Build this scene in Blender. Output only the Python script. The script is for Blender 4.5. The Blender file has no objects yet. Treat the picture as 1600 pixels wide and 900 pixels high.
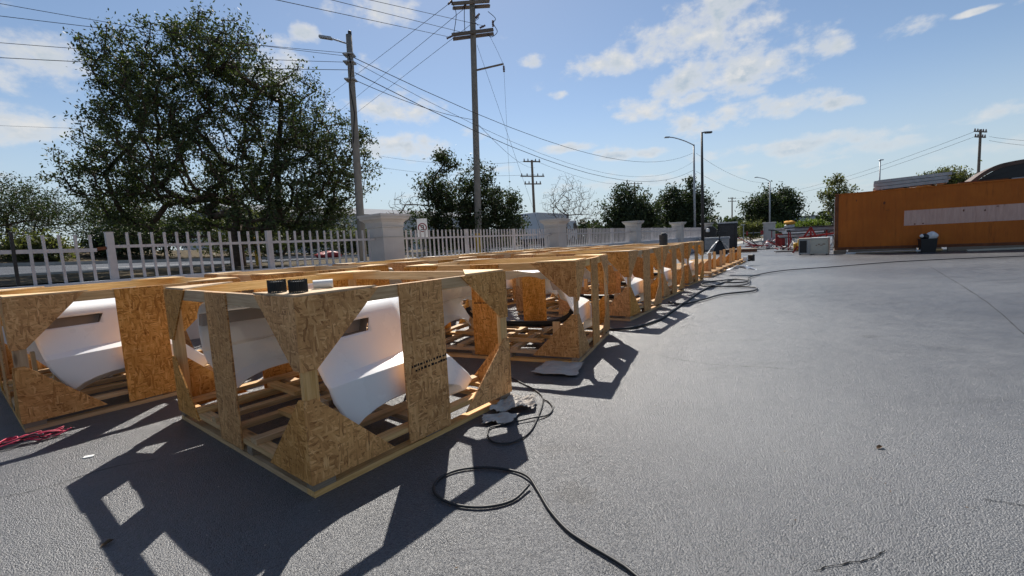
import bpy, math, random
import numpy as np
from mathutils import Vector, Matrix
random.seed(7)
scene = bpy.context.scene
col = scene.collection
R_ = math.radians

# ------------------------------------------------------------------ camera
CAM_H = 1.46
cam_d = bpy.data.cameras.new('camera'); cam = bpy.data.objects.new('camera', cam_d); col.objects.link(cam)
cam_d.sensor_width = 36.0; cam_d.lens = 693.85 / 1600 * 36; cam_d.clip_start = .05; cam_d.clip_end = 3000
_p, _r = 0.09925, -0.05291
F = Vector((0, math.cos(_p), -math.sin(_p))); U0 = Vector((0, math.sin(_p), math.cos(_p))); R0 = Vector((1, 0, 0))
Rv = R0 * math.cos(_r) + U0 * math.sin(_r); Uv = -R0 * math.sin(_r) + U0 * math.cos(_r)
m = Matrix.Identity(4)
for i in range(3):
    m[i][0] = Rv[i]; m[i][1] = Uv[i]; m[i][2] = -F[i]
m[2][3] = CAM_H
cam.matrix_world = m
scene.camera = cam
cy = scene.cycles
cy.max_bounces = 6; cy.diffuse_bounces = 3; cy.glossy_bounces = 3; cy.transmission_bounces = 3; cy.transparent_max_bounces = 4
cy.caustics_reflective = False; cy.caustics_refractive = False; cy.use_adaptive_sampling = True; cy.adaptive_threshold = .02

# ------------------------------------------------------------------ light, sky, exposure
SUN_EL, SUN_AZ = R_(45.8), R_(-5.0)          # azimuth from +Y towards +X
S = Vector((math.cos(SUN_EL) * math.sin(SUN_AZ), math.cos(SUN_EL) * math.cos(SUN_AZ), math.sin(SUN_EL)))
sun_d = bpy.data.lights.new('sun', 'SUN'); sun = bpy.data.objects.new('sun', sun_d); col.objects.link(sun)
sun_d.energy = 4.8; sun_d.angle = R_(.53); sun_d.color = (1, .94, .85)
sun.rotation_euler = S.to_track_quat('Z', 'Y').to_euler(); sun.location = (0, 0, 30)
scene.view_settings.view_transform = 'Standard'; scene.view_settings.look = 'None'
scene.view_settings.exposure = 0.60; scene.view_settings.gamma = 1
SKY = .071

class NT:
    """small helper to write node trees"""
    def __init__(s, tree): s.t = tree
    def n(s, typ, **kw):
        nd = s.t.nodes.new(typ)
        for k, v in kw.items():
            if k == 'inp':
                for a, b in v.items(): s.set(nd.inputs[a], b)
            else: setattr(nd, k, v)
        return nd
    def set(s, sock, v):
        if hasattr(v, 'is_output'): s.t.links.new(v, sock)
        else: sock.default_value = v
    def m(s, op, a, b=0.0, c=None, clamp=False):
        nd = s.t.nodes.new('ShaderNodeMath'); nd.operation = op; nd.use_clamp = clamp
        s.set(nd.inputs[0], a); s.set(nd.inputs[1], b)
        if c is not None: s.set(nd.inputs[2], c)
        return nd.outputs[0]
    def vm(s, op, a, b=(0, 0, 0)):
        nd = s.t.nodes.new('ShaderNodeVectorMath'); nd.operation = op
        s.set(nd.inputs[0], a)
        if op == 'SCALE': s.set(nd.inputs['Scale'], b)
        else: s.set(nd.inputs[1], b)
        return nd.outputs[0]
    def noise(s, vec, scale, detail=3, rough=.5, w=None):
        nd = s.t.nodes.new('ShaderNodeTexNoise')
        if w is not None: nd.noise_dimensions = '4D'; s.set(nd.inputs['W'], w)
        if vec is not None: s.set(nd.inputs['Vector'], vec)
        nd.inputs['Scale'].default_value = scale; nd.inputs['Detail'].default_value = detail
        nd.inputs['Roughness'].default_value = rough
        return nd.outputs['Fac']
    def ramp(s, fac, stops, interp='LINEAR'):
        nd = s.t.nodes.new('ShaderNodeValToRGB'); s.set(nd.inputs[0], fac); cr = nd.color_ramp; cr.interpolation = interp
        while len(cr.elements) < len(stops): cr.elements.new(.5)
        for e, (p, c) in zip(cr.elements, stops): e.position = p; e.color = (*c, 1) if len(c) == 3 else c
        return nd.outputs[0]
    def mix(s, fac, a, b, mode='MIX'):
        nd = s.t.nodes.new('ShaderNodeMix'); nd.data_type = 'RGBA'; nd.blend_type = mode
        s.set(nd.inputs[0], fac)
        for k, v in ((6, a), (7, b)):
            if isinstance(v, tuple) and len(v) == 3: v = (*v, 1)
            s.set(nd.inputs[k], v)
        return nd.outputs[2]
    def smooth(s, x, lo, hi, tlo=0., thi=1.):
        nd = s.t.nodes.new('ShaderNodeMapRange'); nd.interpolation_type = 'SMOOTHSTEP'
        s.set(nd.inputs[0], x)
        for i, v in enumerate((lo, hi, tlo, thi)): nd.inputs[i + 1].default_value = v
        return nd.outputs[0]

world = bpy.data.worlds.new('World'); scene.world = world; world.use_nodes = True
wt = world.node_tree; wt.nodes.clear(); w = NT(wt)
sky = w.n('ShaderNodeTexSky', sky_type='NISHITA', sun_disc=False, sun_elevation=SUN_EL, sun_rotation=SUN_AZ,
          air_density=1.0, dust_density=.25, ozone_density=.6, altitude=500)
tc = w.n('ShaderNodeTexCoord')
d = w.vm('NORMALIZE', tc.outputs['Generated'])
sep = w.n('ShaderNodeSeparateXYZ', inp={0: d}).outputs
az = w.m('ARCTAN2', sep[0], sep[1]); el = w.m('ARCSINE', sep[2])
zc = w.m('MAXIMUM', sep[2], .02)
# cloud deck: noise on a flat layer overhead so that clouds flatten towards the horizon, plus the cumulus banks in front
lay = w.n('ShaderNodeCombineXYZ', inp={0: w.m('DIVIDE', sep[0], w.m('ADD', zc, .12)), 1: w.m('DIVIDE', sep[1], w.m('ADD', zc, .12)), 2: 0.}).outputs[0]
n_big = w.noise(lay, 1.35, 3, .5)
ang = w.n('ShaderNodeCombineXYZ', inp={0: az, 1: w.m('MULTIPLY', el, 1.5), 2: 0.}).outputs[0]
n_fine = w.m('SUBTRACT', w.noise(ang, 15, 6, .60), .5)
n_mid = w.m('SUBTRACT', w.noise(w.vm('ADD', ang, (7., 3., 0.)), 6, 3, .55), .5)
blobs = [(.20, .352, .06, .022), (.26, .36, .06, .034), (.31, .37, .07, .045), (.38, .375, .07, .05), (.44, .385, .06, .055), (.50, .375, .06, .035), (.47, .41, .05, .03),
         (.29, .262, .07, .032), (.35, .285, .06, .035), (.41, .30, .07, .045), (.48, .308, .08, .045), (.55, .30, .08, .04), (.61, .302, .05, .024),
         (.40, .215, .07, .024), (.48, .228, .08, .028), (.56, .222, .08, .022), (.62, .212, .05, .014), (.72, .303, .04, .016), (.80, .30, .028, .005),
         (.074, .368, .034, .015), (.12, .304, .03, .011), (.655, .21, .02, .012), (-.22, .285, .11, .036), (-.21, .215, .13, .034),
         (-.82, .30, .14, .05), (-.83, .215, .15, .034), (-.25, .46, .10, .034), (-.39, .405, .03, .022),
         (.60, .15, .13, .02), (.66, .13, .12, .016), (.46, .155, .15, .014), (.28, .172, .10, .012), (.13, .198, .06, .012), (.80, .105, .12, .016), (.30, .115, .2, .014)]
best = None
for a, e, ra, re in blobs:
    q = w.m('SUBTRACT', 1., w.m('ADD', w.m('POWER', w.m('DIVIDE', w.m('SUBTRACT', az, a), ra), 2.), w.m('POWER', w.m('DIVIDE', w.m('SUBTRACT', el, e), re), 2.)))
    best = q if best is None else w.m('MAXIMUM', best, q)
best = w.m('MAXIMUM', best, -2.5)
deck = w.m('MULTIPLY', w.m('SUBTRACT', n_big, .58), 9.)
dens = w.m('ADD', w.m('MAXIMUM', best, deck), w.m('ADD', w.m('MULTIPLY', n_fine, 4.4), w.m('MULTIPLY', n_mid, 1.8)))
alpha = w.smooth(dens, -.05, 1.45)
alpha = w.m('MULTIPLY', alpha, w.smooth(el, .015, .22, .12, .92))
up = w.n('ShaderNodeCombineXYZ', inp={0: w.m('ADD', az, -.004), 1: w.m('ADD', w.m('MULTIPLY', el, 1.5), .022), 2: 0.}).outputs[0]
n_up = w.m('SUBTRACT', w.noise(up, 15, 4, .60), .5)
lit = w.smooth(w.m('SUBTRACT', n_fine, n_up), -.02, .20)
core = w.m('MULTIPLY', w.smooth(dens, .5, 2.0), w.m('SUBTRACT', 1.15, lit), clamp=True)
ccol = w.mix(core, (1.0, .99, .97), (.58, .69, .80))
haze = w.smooth(el, .0, .30, .88, .0)
skyc = w.mix(haze, sky.outputs[0], (4.8, 5.7, 6.4))
bg = w.n('ShaderNodeBackground', inp={0: skyc, 1: SKY})
bgc = w.n('ShaderNodeBackground', inp={0: ccol, 1: .52})
mixs = w.n('ShaderNodeMixShader', inp={0: alpha, 1: bg.outputs[0], 2: bgc.outputs[0]})
wo = w.n('ShaderNodeOutputWorld', inp={0: mixs.outputs[0]})

# ------------------------------------------------------------------ materials
def mat(name):
    mt = bpy.data.materials.new(name); mt.use_nodes = True
    t = NT(mt.node_tree); b = mt.node_tree.nodes['Principled BSDF']
    return mt, t, b
def bump(t, b, h, strength=.4, dist=.01):
    nd = t.n('ShaderNodeBump', inp={'Strength': strength, 'Distance': dist, 'Height': h}); t.set(b.inputs['Normal'], nd.outputs[0])
def objvec(t, rnd=37.):
    c = t.n('ShaderNodeTexCoord').outputs['Object']; oi = t.n('ShaderNodeObjectInfo')
    off = t.n('ShaderNodeCombineXYZ', inp={0: t.m('MULTIPLY', oi.outputs['Random'], rnd), 1: t.m('MULTIPLY', oi.outputs['Random'], rnd * 1.7), 2: 0.}).outputs[0]
    return t.vm('ADD', c, off), oi.outputs['Random']
M = {}
def plain(name, c, rough=.6, metal=0., var=.12, scale=6., spec=.4):
    mt, t, b = mat(name); v, rnd = objvec(t)
    n = t.noise(v, scale, 5, .6)
    lo = tuple(x * (1 - var) for x in c); hi = tuple(min(1, x * (1 + var)) for x in c)
    t.set(b.inputs['Base Color'], t.ramp(n, [(.3, lo), (.7, hi)]))
    t.set(b.inputs['Roughness'], t.m('ADD', t.m('MULTIPLY', n, .2), rough - .1)); b.inputs['Metallic'].default_value = metal
    b.inputs['Specular IOR Level'].default_value = spec
    M[name] = mt; return mt
def osb(name, tint=1.0):
    mt, t, b = mat(name); v, rnd = objvec(t)
    warp = t.n('ShaderNodeTexNoise', inp={'Vector': v, 'Scale': 9.0, 'Detail': 2.0})
    v = t.vm('ADD', v, t.vm('SCALE', t.vm('SUBTRACT', warp.outputs['Color'], (.5, .5, .5)), .035))
    out = None; hgt = None
    for k, (ang, sx, sy) in enumerate([(.15, 12, 68), (-.6, 14, 76), (.75, 13, 78), (-.3, 16, 90), (1.3, 15, 80)]):
        ro = t.n('ShaderNodeVectorRotate', rotation_type='Z_AXIS', inp={'Vector': v, 'Angle': ang + .3})
        vo = t.n('ShaderNodeTexVoronoi', voronoi_dimensions='2D', inp={'Vector': t.vm('ADD', t.vm('MULTIPLY', ro.outputs[0], (sx, sy, 1)), (k * 3.7, k * 1.9, 0)), 'Scale': 1.0})
        sp = t.n('ShaderNodeSeparateColor', inp={0: vo.outputs['Color']}).outputs
        edge = t.smooth(vo.outputs['Distance'], .35, .75, 0, .16)
        val = t.m('SUBTRACT', sp[0], edge)
        if out is None: out = val; hgt = sp[2]
        else:
            sel = t.m('GREATER_THAN', sp[1], .62)
            out = t.m('ADD', t.m('MULTIPLY', out, t.m('SUBTRACT', 1., sel)), t.m('MULTIPLY', val, sel))
            hgt = t.m('ADD', t.m('MULTIPLY', hgt, t.m('SUBTRACT', 1., sel)), t.m('MULTIPLY', sp[2], sel))
    g = t.noise(t.vm('MULTIPLY', v, (8, 60, 1)), 3, 3, .6)
    out = t.m('ADD', t.m('MULTIPLY', out, .8), t.m('MULTIPLY', g, .25))
    c = t.ramp(out, [(0., (.19, .085, .028)), (.14, (.35, .175, .058)), (.38, (.49, .26, .088)), (.72, (.58, .325, .118)), (1., (.69, .43, .185))])
    big = t.noise(v, 2.2, 3, .6)
    c = t.mix(1., c, t.ramp(big, [(.3, (.80 * tint, .76 * tint, .70 * tint)), (.7, (1.12 * tint, 1.08 * tint, 1.02 * tint))]), 'MULTIPLY')
    hs = t.n('ShaderNodeHueSaturation', inp={'Color': c, 'Saturation': t.m('ADD', .93, t.m('MULTIPLY', t.m('FRACT', t.m('MULTIPLY', rnd, 7.3)), .18)), 'Hue': .494, 'Value': t.m('ADD', .98, t.m('MULTIPLY', rnd, .3))})
    t.set(b.inputs['Base Color'], hs.outputs[0]); b.inputs['Roughness'].default_value = .7; b.inputs['Specular IOR Level'].default_value = .15
    bump(t, b, hgt, .35, .002)
    M[name] = mt
osb('osb')
def wood(name, lo, hi, knots=True):
    mt, t, b = mat(name); v, rnd = objvec(t)
    st = t.vm('MULTIPLY', v, (1.2, 26, 26))
    g = t.noise(st, 2.2, 4, .62); g2 = t.noise(t.vm('MULTIPLY', v, (3, 90, 90)), 2, 2, .5)
    x = t.m('ADD', t.m('MULTIPLY', g, .75), t.m('MULTIPLY', g2, .25))
    c = t.ramp(x, [(.32, lo), (.5, tuple((a + b_) / 2 for a, b_ in zip(lo, hi))), (.68, hi)])
    vo = t.n('ShaderNodeTexVoronoi', inp={'Vector': t.vm('MULTIPLY', v, (1.6, 7, 7)), 'Scale': 1.0})
    kn = t.smooth(vo.outputs['Distance'], .04, .14, 1, 0)
    c = t.mix(t.m('MULTIPLY', kn, .75), c, (.16, .08, .035))
    hs = t.n('ShaderNodeHueSaturation', inp={'Color': c, 'Saturation': t.m('ADD', .85, t.m('MULTIPLY', rnd, .3)), 'Value': t.m('ADD', .78, t.m('MULTIPLY', rnd, .42))})
    t.set(b.inputs['Base Color'], hs.outputs[0]); b.inputs['Roughness'].default_value = .65; b.inputs['Specular IOR Level'].default_value = .3
    bump(t, b, x, .3, .003); M[name] = mt
wood('pine', (.46, .255, .10), (.74, .49, .255)); wood('plywood', (.56, .36, .17), (.80, .57, .33))
wood('pole_wood', (.10, .075, .055), (.24, .19, .15)); wood('old_wood', (.16, .12, .085), (.34, .26, .19))

def asphalt(name, lo, hi, agg=1.0, rough=.5):
    mt, t, b = mat(name); c = t.n('ShaderNodeTexCoord').outputs['Object']
    big = t.noise(c, .35, 5, .6); mid = t.noise(c, 3.5, 5, .6); fine = t.noise(c, 150, 3, .7)
    vo = t.n('ShaderNodeTexVoronoi', inp={'Vector': c, 'Scale': 130.})
    sp = t.n('ShaderNodeSeparateColor', inp={0: vo.outputs['Color']}).outputs
    tone = t.m('ADD', t.m('ADD', t.m('MULTIPLY', big, .55), t.m('MULTIPLY', mid, .3)), t.m('MULTIPLY', fine, .25))
    base = t.ramp(tone, [(.35, lo), (.75, hi)])
    patch = t.smooth(t.noise(t.vm('ADD', c, (3., 11., 0.)), .22, 6, .6), .38, .62)
    base = t.mix(patch, t.mix(1., base, (.78, .79, .82), 'MULTIPLY'), t.mix(1., base, (1.18, 1.17, 1.15), 'MULTIPLY'))
    stone = t.smooth(sp[0], .72, .97)
    base = t.mix(t.m('MULTIPLY', stone, .55 * agg), base, (.22, .22, .222))
    pit = t.smooth(sp[1], .75, .95)
    base = t.mix(t.m('MULTIPLY', pit, .6), base, (.012, .012, .014))
    # curved tyre scuffs and dusty drifts
    wv = t.n('ShaderNodeTexWave', wave_type='RINGS', inp={'Vector': t.vm('SUBTRACT', c, (9.5, 1.0, 0)), 'Scale': .55, 'Distortion': 5.0, 'Detail': 3.0})
    scuff = t.m('MULTIPLY', t.smooth(wv.outputs['Fac'], .82, 1.), t.smooth(t.noise(c, .5, 2), .5, .68))
    base = t.mix(t.m('MULTIPLY', scuff, .35), base, (.02, .02, .022))
    stain = t.smooth(t.noise(t.vm('ADD', c, (31., 7., 0.)), .55, 4, .55), .60, .74)
    base = t.mix(t.m('MULTIPLY', stain, .5), base, (.028, .029, .032))
    spot = t.n('ShaderNodeTexVoronoi', inp={'Vector': t.vm('ADD', c, t.vm('SCALE', t.n('ShaderNodeTexNoise', inp={'Vector': c, 'Scale': 4.}).outputs['Color'], .25)), 'Scale': .9})
    base = t.mix(t.smooth(spot.outputs['Distance'], .05, .14, .55, 0.), base, (.018, .018, .02))
    dust = t.smooth(t.noise(c, .8, 6, .65), .5, .8)
    base = t.mix(t.m('MULTIPLY', dust, .30), base, (.15, .15, .152))
    t.set(b.inputs['Base Color'], base)
    t.set(b.inputs['Roughness'], t.m('ADD', rough - .20, t.m('MULTIPLY', t.m('ADD', t.m('ADD', mid, t.m('MULTIPLY', big, .6)), t.m('MULTIPLY', fine, .5)), .24)))
    b.inputs['Specular IOR Level'].default_value = .62
    h = t.m('ADD', t.m('MULTIPLY', vo.outputs['Distance'], -1.), t.m('MULTIPLY', fine, .9))
    h = t.m('ADD', h, t.m('MULTIPLY', mid, 2.))
    bump(t, b, h, .7, .006); M[name] = mt
    if name == 'street': b.inputs['Specular IOR Level'].default_value = .12
asphalt('asphalt', (.050, .054, .062), (.105, .109, .117), .6, rough=.32)
asphalt('street', (.06, .068, .082), (.11, .12, .14), .4, .85)
def grassy(name, lo, hi, sc=1.):
    mt, t, b = mat(name); c = t.n('ShaderNodeTexCoord').outputs['Object']
    n = t.m('ADD', t.m('MULTIPLY', t.noise(c, .5 * sc, 6, .65), .6), t.m('MULTIPLY', t.noise(c, 12 * sc, 4, .7), .4))
    t.set(b.inputs['Base Color'], t.ramp(n, [(.35, lo), (.65, hi)])); b.inputs['Roughness'].default_value = .9
    b.inputs['Specular IOR Level'].default_value = .1; bump(t, b, n, .8, .08); M[name] = mt
grassy('dry_grass', (.038, .031, .018), (.125, .094, .054)); grassy('soil', (.10, .085, .06), (.22, .19, .14))
def leafmat(name, lo, hi, trans=.35):
    mt, t, b = mat(name); g = t.n('ShaderNodeNewGeometry'); rnd = g.outputs['Random Per Island']
    c = t.ramp(rnd, [(0., lo), (.8, hi), (1., tuple(min(1, x * 1.4) for x in hi))])
    t.set(b.inputs['Base Color'], c); b.inputs['Roughness'].default_value = .6; b.inputs['Specular IOR Level'].default_value = .25
    tr = t.n('ShaderNodeBsdfTranslucent', inp={0: t.mix(1., c, (1.3, 1.4, .6), 'MULTIPLY')})
    mx = t.n('ShaderNodeMixShader', inp={0: trans, 1: b.outputs[0], 2: tr.outputs[0]})
    t.set(mt.node_tree.nodes['Material Output'].inputs[0], mx.outputs[0]); M[name] = mt
leafmat('leaf', (.022, .033, .013), (.066, .084, .034), .26); leafmat('leaf_dark', (.018, .028, .013), (.045, .062, .028), .25)
leafmat('leaf_olive', (.05, .06, .022), (.12, .125, .055)); leafmat('leaf_bright', (.06, .10, .02), (.15, .19, .05)); leafmat('leaf_dry', (.10, .08, .04), (.2, .165, .09))
plain('bark', (.075, .055, .042), .9, 0, .4, 9, .1); plain('bark_grey', (.14, .12, .10), .9, 0, .3, 9, .1)
plain('fiberglass', (.90, .90, .90), .28, 0, .02, 1.5, .5)
_t = NT(M['fiberglass'].node_tree); _tr = _t.n('ShaderNodeBsdfTranslucent', inp={0: (.95, .90, .80, 1)})
_mx = _t.n('ShaderNodeMixShader', inp={0: .10, 1: M['fiberglass'].node_tree.nodes['Principled BSDF'].outputs[0], 2: _tr.outputs[0]}); _t.set(M['fiberglass'].node_tree.nodes['Material Output'].inputs[0], _mx.outputs[0])
plain('raw_fiberglass', (.36, .31, .27), .7, 0, .1, 3); plain('black_plastic', (.014, .014, .016), .45, 0, .2); plain('rubber', (.016, .016, .018), .5, 0, .2)
plain('fence_grey', (.46, .435, .435), .55, 0, .12, 5); plain('fence_black', (.02, .019, .018), .6, 0, .3)
plain('pillar_paint', (.50, .475, .45), .8, 0, .07, 3, .2); plain('wall_paint', (.50, .52, .55), .8, 0, .1, 2, .2)
plain('concrete', (.33, .32, .30), .85, 0, .2, 3, .2); plain('concrete_pole', (.20, .185, .165), .85, 0, .15, 4, .2)
plain('steel', (.32, .33, .34), .42, .7, .15, 5); plain('galv', (.33, .345, .36), .5, .4, .2, 5); plain('dark_steel', (.04, .04, .042), .5, .3, .2)
plain('wire', (.018, .018, .02), .9, 0, .1, 6, .03); plain('red_paint', (.30, .022, .022), .5, 0, .25, 5); plain('cardboard', (.50, .44, .37), .8, 0, .1, 4, .1)
plain('paper', (.46, .42, .375), .8, 0, .12, 7, .1); plain('white_paint', (.72, .72, .70), .5, 0, .06, 4); plain('yellow_paint', (.50, .30, .03), .6, 0, .25, 6)
plain('red_rope', (.50, .04, .09), .6, 0, .4, 40); plain('rope_black', (.02, .012, .02), .6, 0, .4, 40); plain('plastic_film', (.70, .71, .73), .3, 0, .05, 6); plain('crack', (.012, .012, .013), .95, 0, .3, 20, .1)
plain('cloudy_blue', (.34, .40, .46), .7, 0, .08, 2); plain('far_wall', (.42, .45, .48), .8, 0, .08, 1); plain('roof_grey', (.22, .23, .25), .9, 0, .12, .6, .05); plain('roof_white', (.55, .57, .60), .9, 0, .05, 1, .05)
plain('rust', (.16, .058, .026), .85, .1, .35, 4); plain('brown_sheet', (.085, .05, .038), .6, .1, .3, 3); plain('ink', (.03, .024, .02), .8, 0, .3, 30, .1); plain('orange_cloth', (.55, .26, .03), .8, 0, .2, 5)
plain('sign_red', (.20, .02, .025), .5, 0, .05, 5); plain('beige', (.48, .45, .37), .6, 0, .1, 4); plain('leaf_litter', (.12, .075, .04), .8, 0, .4, 30); plain('insulator', (.10, .05, .035), .3, 0, .2, 8)
def container_paint():
    mt, t, b = mat('container_orange'); v = t.n('ShaderNodeTexCoord').outputs['Object']
    n = t.noise(v, .8, 5, .6); streak = t.noise(t.vm('MULTIPLY', v, (6, 6, .5)), 1.6, 5, .7)
    c = t.ramp(n, [(.3, (.40, .112, .026)), (.7, (.50, .150, .030))])
    c = t.mix(t.smooth(streak, .55, .78, 0, .6), c, (.15, .05, .022))
    t.set(b.inputs['Base Color'], c); b.inputs['Roughness'].default_value = .8; b.inputs['Specular IOR Level'].default_value = .12; M['container_orange'] = mt
    mt, t, b = mat('container_band'); v = t.n('ShaderNodeTexCoord').outputs['Object']
    streak = t.noise(t.vm('MULTIPLY', v, (5, 5, .6)), 1.8, 6, .75)
    t.set(b.inputs['Base Color'], t.ramp(streak, [(.35, (.62, .40, .33)), (.6, (.52, .32, .26)), (.75, (.24, .11, .08))])); b.inputs['Roughness'].default_value = .6
    M['container_band'] = mt
container_paint()

# ------------------------------------------------------------------ mesh helpers
def mesh_from(name, verts, faces, smooth=False):
    me = bpy.data.meshes.new(name); me.from_pydata([tuple(map(float, v)) for v in verts], [], faces); me.update()
    if smooth:
        for p in me.polygons: p.use_smooth = True
    return me
def link(name, me, material=None, parent=None, loc=(0, 0, 0), rot=(0, 0, 0)):
    o = bpy.data.objects.new(name, me); col.objects.link(o)
    if material is not None and me is not None and not me.materials: me.materials.append(M[material])
    o.parent = parent; o.location = loc; o.rotation_euler = rot
    return o
def thing(name, label, cat, loc=(0, 0, 0), rz=0, group=None, rot=None):
    o = bpy.data.objects.new(name, None); col.objects.link(o); o.empty_display_size = .2
    o.location = loc; o.rotation_euler = rot or (0, 0, rz); return tag(o, label, cat, group)
def tag(o, label, cat, group=None):
    o['label'] = label; o['category'] = cat
    if group: o['group'] = group
    return o
def struct(name, me, material): o = link(name, me, material); o['kind'] = 'structure'; return o
class MB:
    def __init__(s): s.v = []; s.f = []; s.smooth = []
    def add(s, vs, fs):
        k = len(s.v); s.v += [tuple(map(float, v)) for v in vs]; s.f += [tuple(i + k for i in f) for f in fs]; return s
    def box(s, x0, x1, y0, y1, z0, z1, bev=0):
        if bev <= 0:
            return s.add([(x0, y0, z0), (x1, y0, z0), (x1, y1, z0), (x0, y1, z0), (x0, y0, z1), (x1, y0, z1), (x1, y1, z1), (x0, y1, z1)],
                         [(0, 3, 2, 1), (4, 5, 6, 7), (0, 1, 5, 4), (1, 2, 6, 5), (2, 3, 7, 6), (3, 0, 4, 7)])
        b = bev; ring = lambda e, z: [(x0 + e, y0 + (b if e == 0 else e), z), (x0 + b + e * 0, y0 + e, z), (x1 - b, y0 + e, z), (x1 - e, y0 + b, z), (x1 - e, y1 - b, z), (x1 - b, y1 - e, z), (x0 + b, y1 - e, z), (x0 + e, y1 - b, z)]
        vs = ring(0, z0) + ring(0, z1 - b)
        vs += [(min(max(x, x0 + b), x1 - b), min(max(y, y0 + b), y1 - b), z1) for x, y, _ in ring(0, 0)]
        fs = [tuple(range(7, -1, -1))]
        for r in (0, 8):
            for i in range(8): fs.append((r + i, r + (i + 1) % 8, r + 8 + (i + 1) % 8, r + 8 + i))
        fs.append(tuple(range(16, 24))); return s.add(vs, fs)
    def prism(s, poly, z0, z1):
        n = len(poly); vs = [(x, y, z0) for x, y in poly] + [(x, y, z1) for x, y in poly]
        return s.add(vs, [tuple(range(n - 1, -1, -1)), tuple(range(n, 2 * n))] + [(i, (i + 1) % n, n + (i + 1) % n, n + i) for i in range(n)])
    def tube(s, pts, r, seg=8, caps=True):
        P = np.array(pts, float); n = len(P); rr = np.full(n, r) if np.isscalar(r) else np.array(r)
        T = np.gradient(P, axis=0); T /= np.linalg.norm(T, axis=1)[:, None] + 1e-9
        ref = np.array([0, 0, 1.]) if abs(T[0][2]) < .9 else np.array([1., 0, 0]); vs = []; prev = None
        for i in range(n):
            a = ref if prev is None else prev
            a = a - T[i] * (a @ T[i]); a /= np.linalg.norm(a) + 1e-9; prev = a; b = np.cross(T[i], a)
            for k in range(seg):
                th = 2 * math.pi * k / seg; vs.append(P[i] + rr[i] * (a * math.cos(th) + b * math.sin(th)))
        fs = [(i * seg + k, i * seg + (k + 1) % seg, (i + 1) * seg + (k + 1) % seg, (i + 1) * seg + k) for i in range(n - 1) for k in range(seg)]
        if caps: fs += [tuple(range(seg - 1, -1, -1)), tuple((n - 1) * seg + k for k in range(seg))]
        return s.add(vs, fs)
    def lathe(s, prof, seg=16, c=(0, 0, 0)):
        vs = [(c[0] + r * math.cos(2 * math.pi * k / seg), c[1] + r * math.sin(2 * math.pi * k / seg), c[2] + z) for r, z in prof for k in range(seg)]
        n = len(prof); fs = [(i * seg + k, i * seg + (k + 1) % seg, (i + 1) * seg + (k + 1) % seg, (i + 1) * seg + k) for i in range(n - 1) for k in range(seg)]
        fs += [tuple(range(seg - 1, -1, -1)), tuple((n - 1) * seg + k for k in range(seg))]
        return s.add(vs, fs)
    def bar(s, a, b, w, h=None):
        """rectangular bar from a to b"""
        a = Vector(a); b = Vector(b); h = h or w; t = (b - a).normalized()
        up = Vector((0, 0, 1)) if abs(t.z) < .95 else Vector((0, 1, 0))
        x = t.cross(up).normalized(); y = x.cross(t)
        c = [x * (i * w / 2) + y * (j * h / 2) for i, j in ((-1, -1), (1, -1), (1, 1), (-1, 1))]
        return s.add([a + k for k in c] + [b + k for k in c], [(0, 1, 2, 3), (7, 6, 5, 4), (0, 4, 5, 1), (1, 5, 6, 2), (2, 6, 7, 3), (3, 7, 4, 0)])
    def mesh(s, name, smooth=False): return mesh_from(name, s.v, s.f, smooth)
    def build(s, name, material, parent=None, loc=(0, 0, 0), rot=(0, 0, 0), smooth=False): return link(name, s.mesh(name, smooth), material, parent, loc, rot)
def catmull(pts, n=8):
    P = [Vector(p) for p in pts]; P = [P[0] * 2 - P[1]] + P + [P[-1] * 2 - P[-2]]; out = []
    for i in range(1, len(P) - 2):
        for k in range(n):
            t = k / n; a, b, c, e = P[i - 1:i + 3]
            out.append(.5 * ((2 * b) + (c - a) * t + (2 * a - 5 * b + 4 * c - e) * t * t + (3 * b - a - 3 * c + e) * t ** 3))
    out.append(P[-2]); return out

# ------------------------------------------------------------------ setting: ground, yard, street
E_ = Vector((.5982, .8014, 0)); N_ = Vector((-.8014, .5982, 0)); P1 = Vector((-3.31, 12.0, 0))     # fence line, outward normal, second pillar
def fs(s, dd, z=0): return P1 + E_ * s + N_ * dd + Vector((0, 0, z))
def sheet(name, x0, x1, y0, y1, z, material, n=1):
    vs = [(x0 + (x1 - x0) * i / n, y0 + (y1 - y0) * j / n, z) for j in range(n + 1) for i in range(n + 1)]
    fcs = [(j * (n + 1) + i, j * (n + 1) + i + 1, (j + 1) * (n + 1) + i + 1, (j + 1) * (n + 1) + i) for j in range(n) for i in range(n)]
    return struct(name, mesh_from(name, vs, fcs), material)
sheet('ground', -1500, 1500, -300, 2200, -.03, 'soil')
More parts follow.
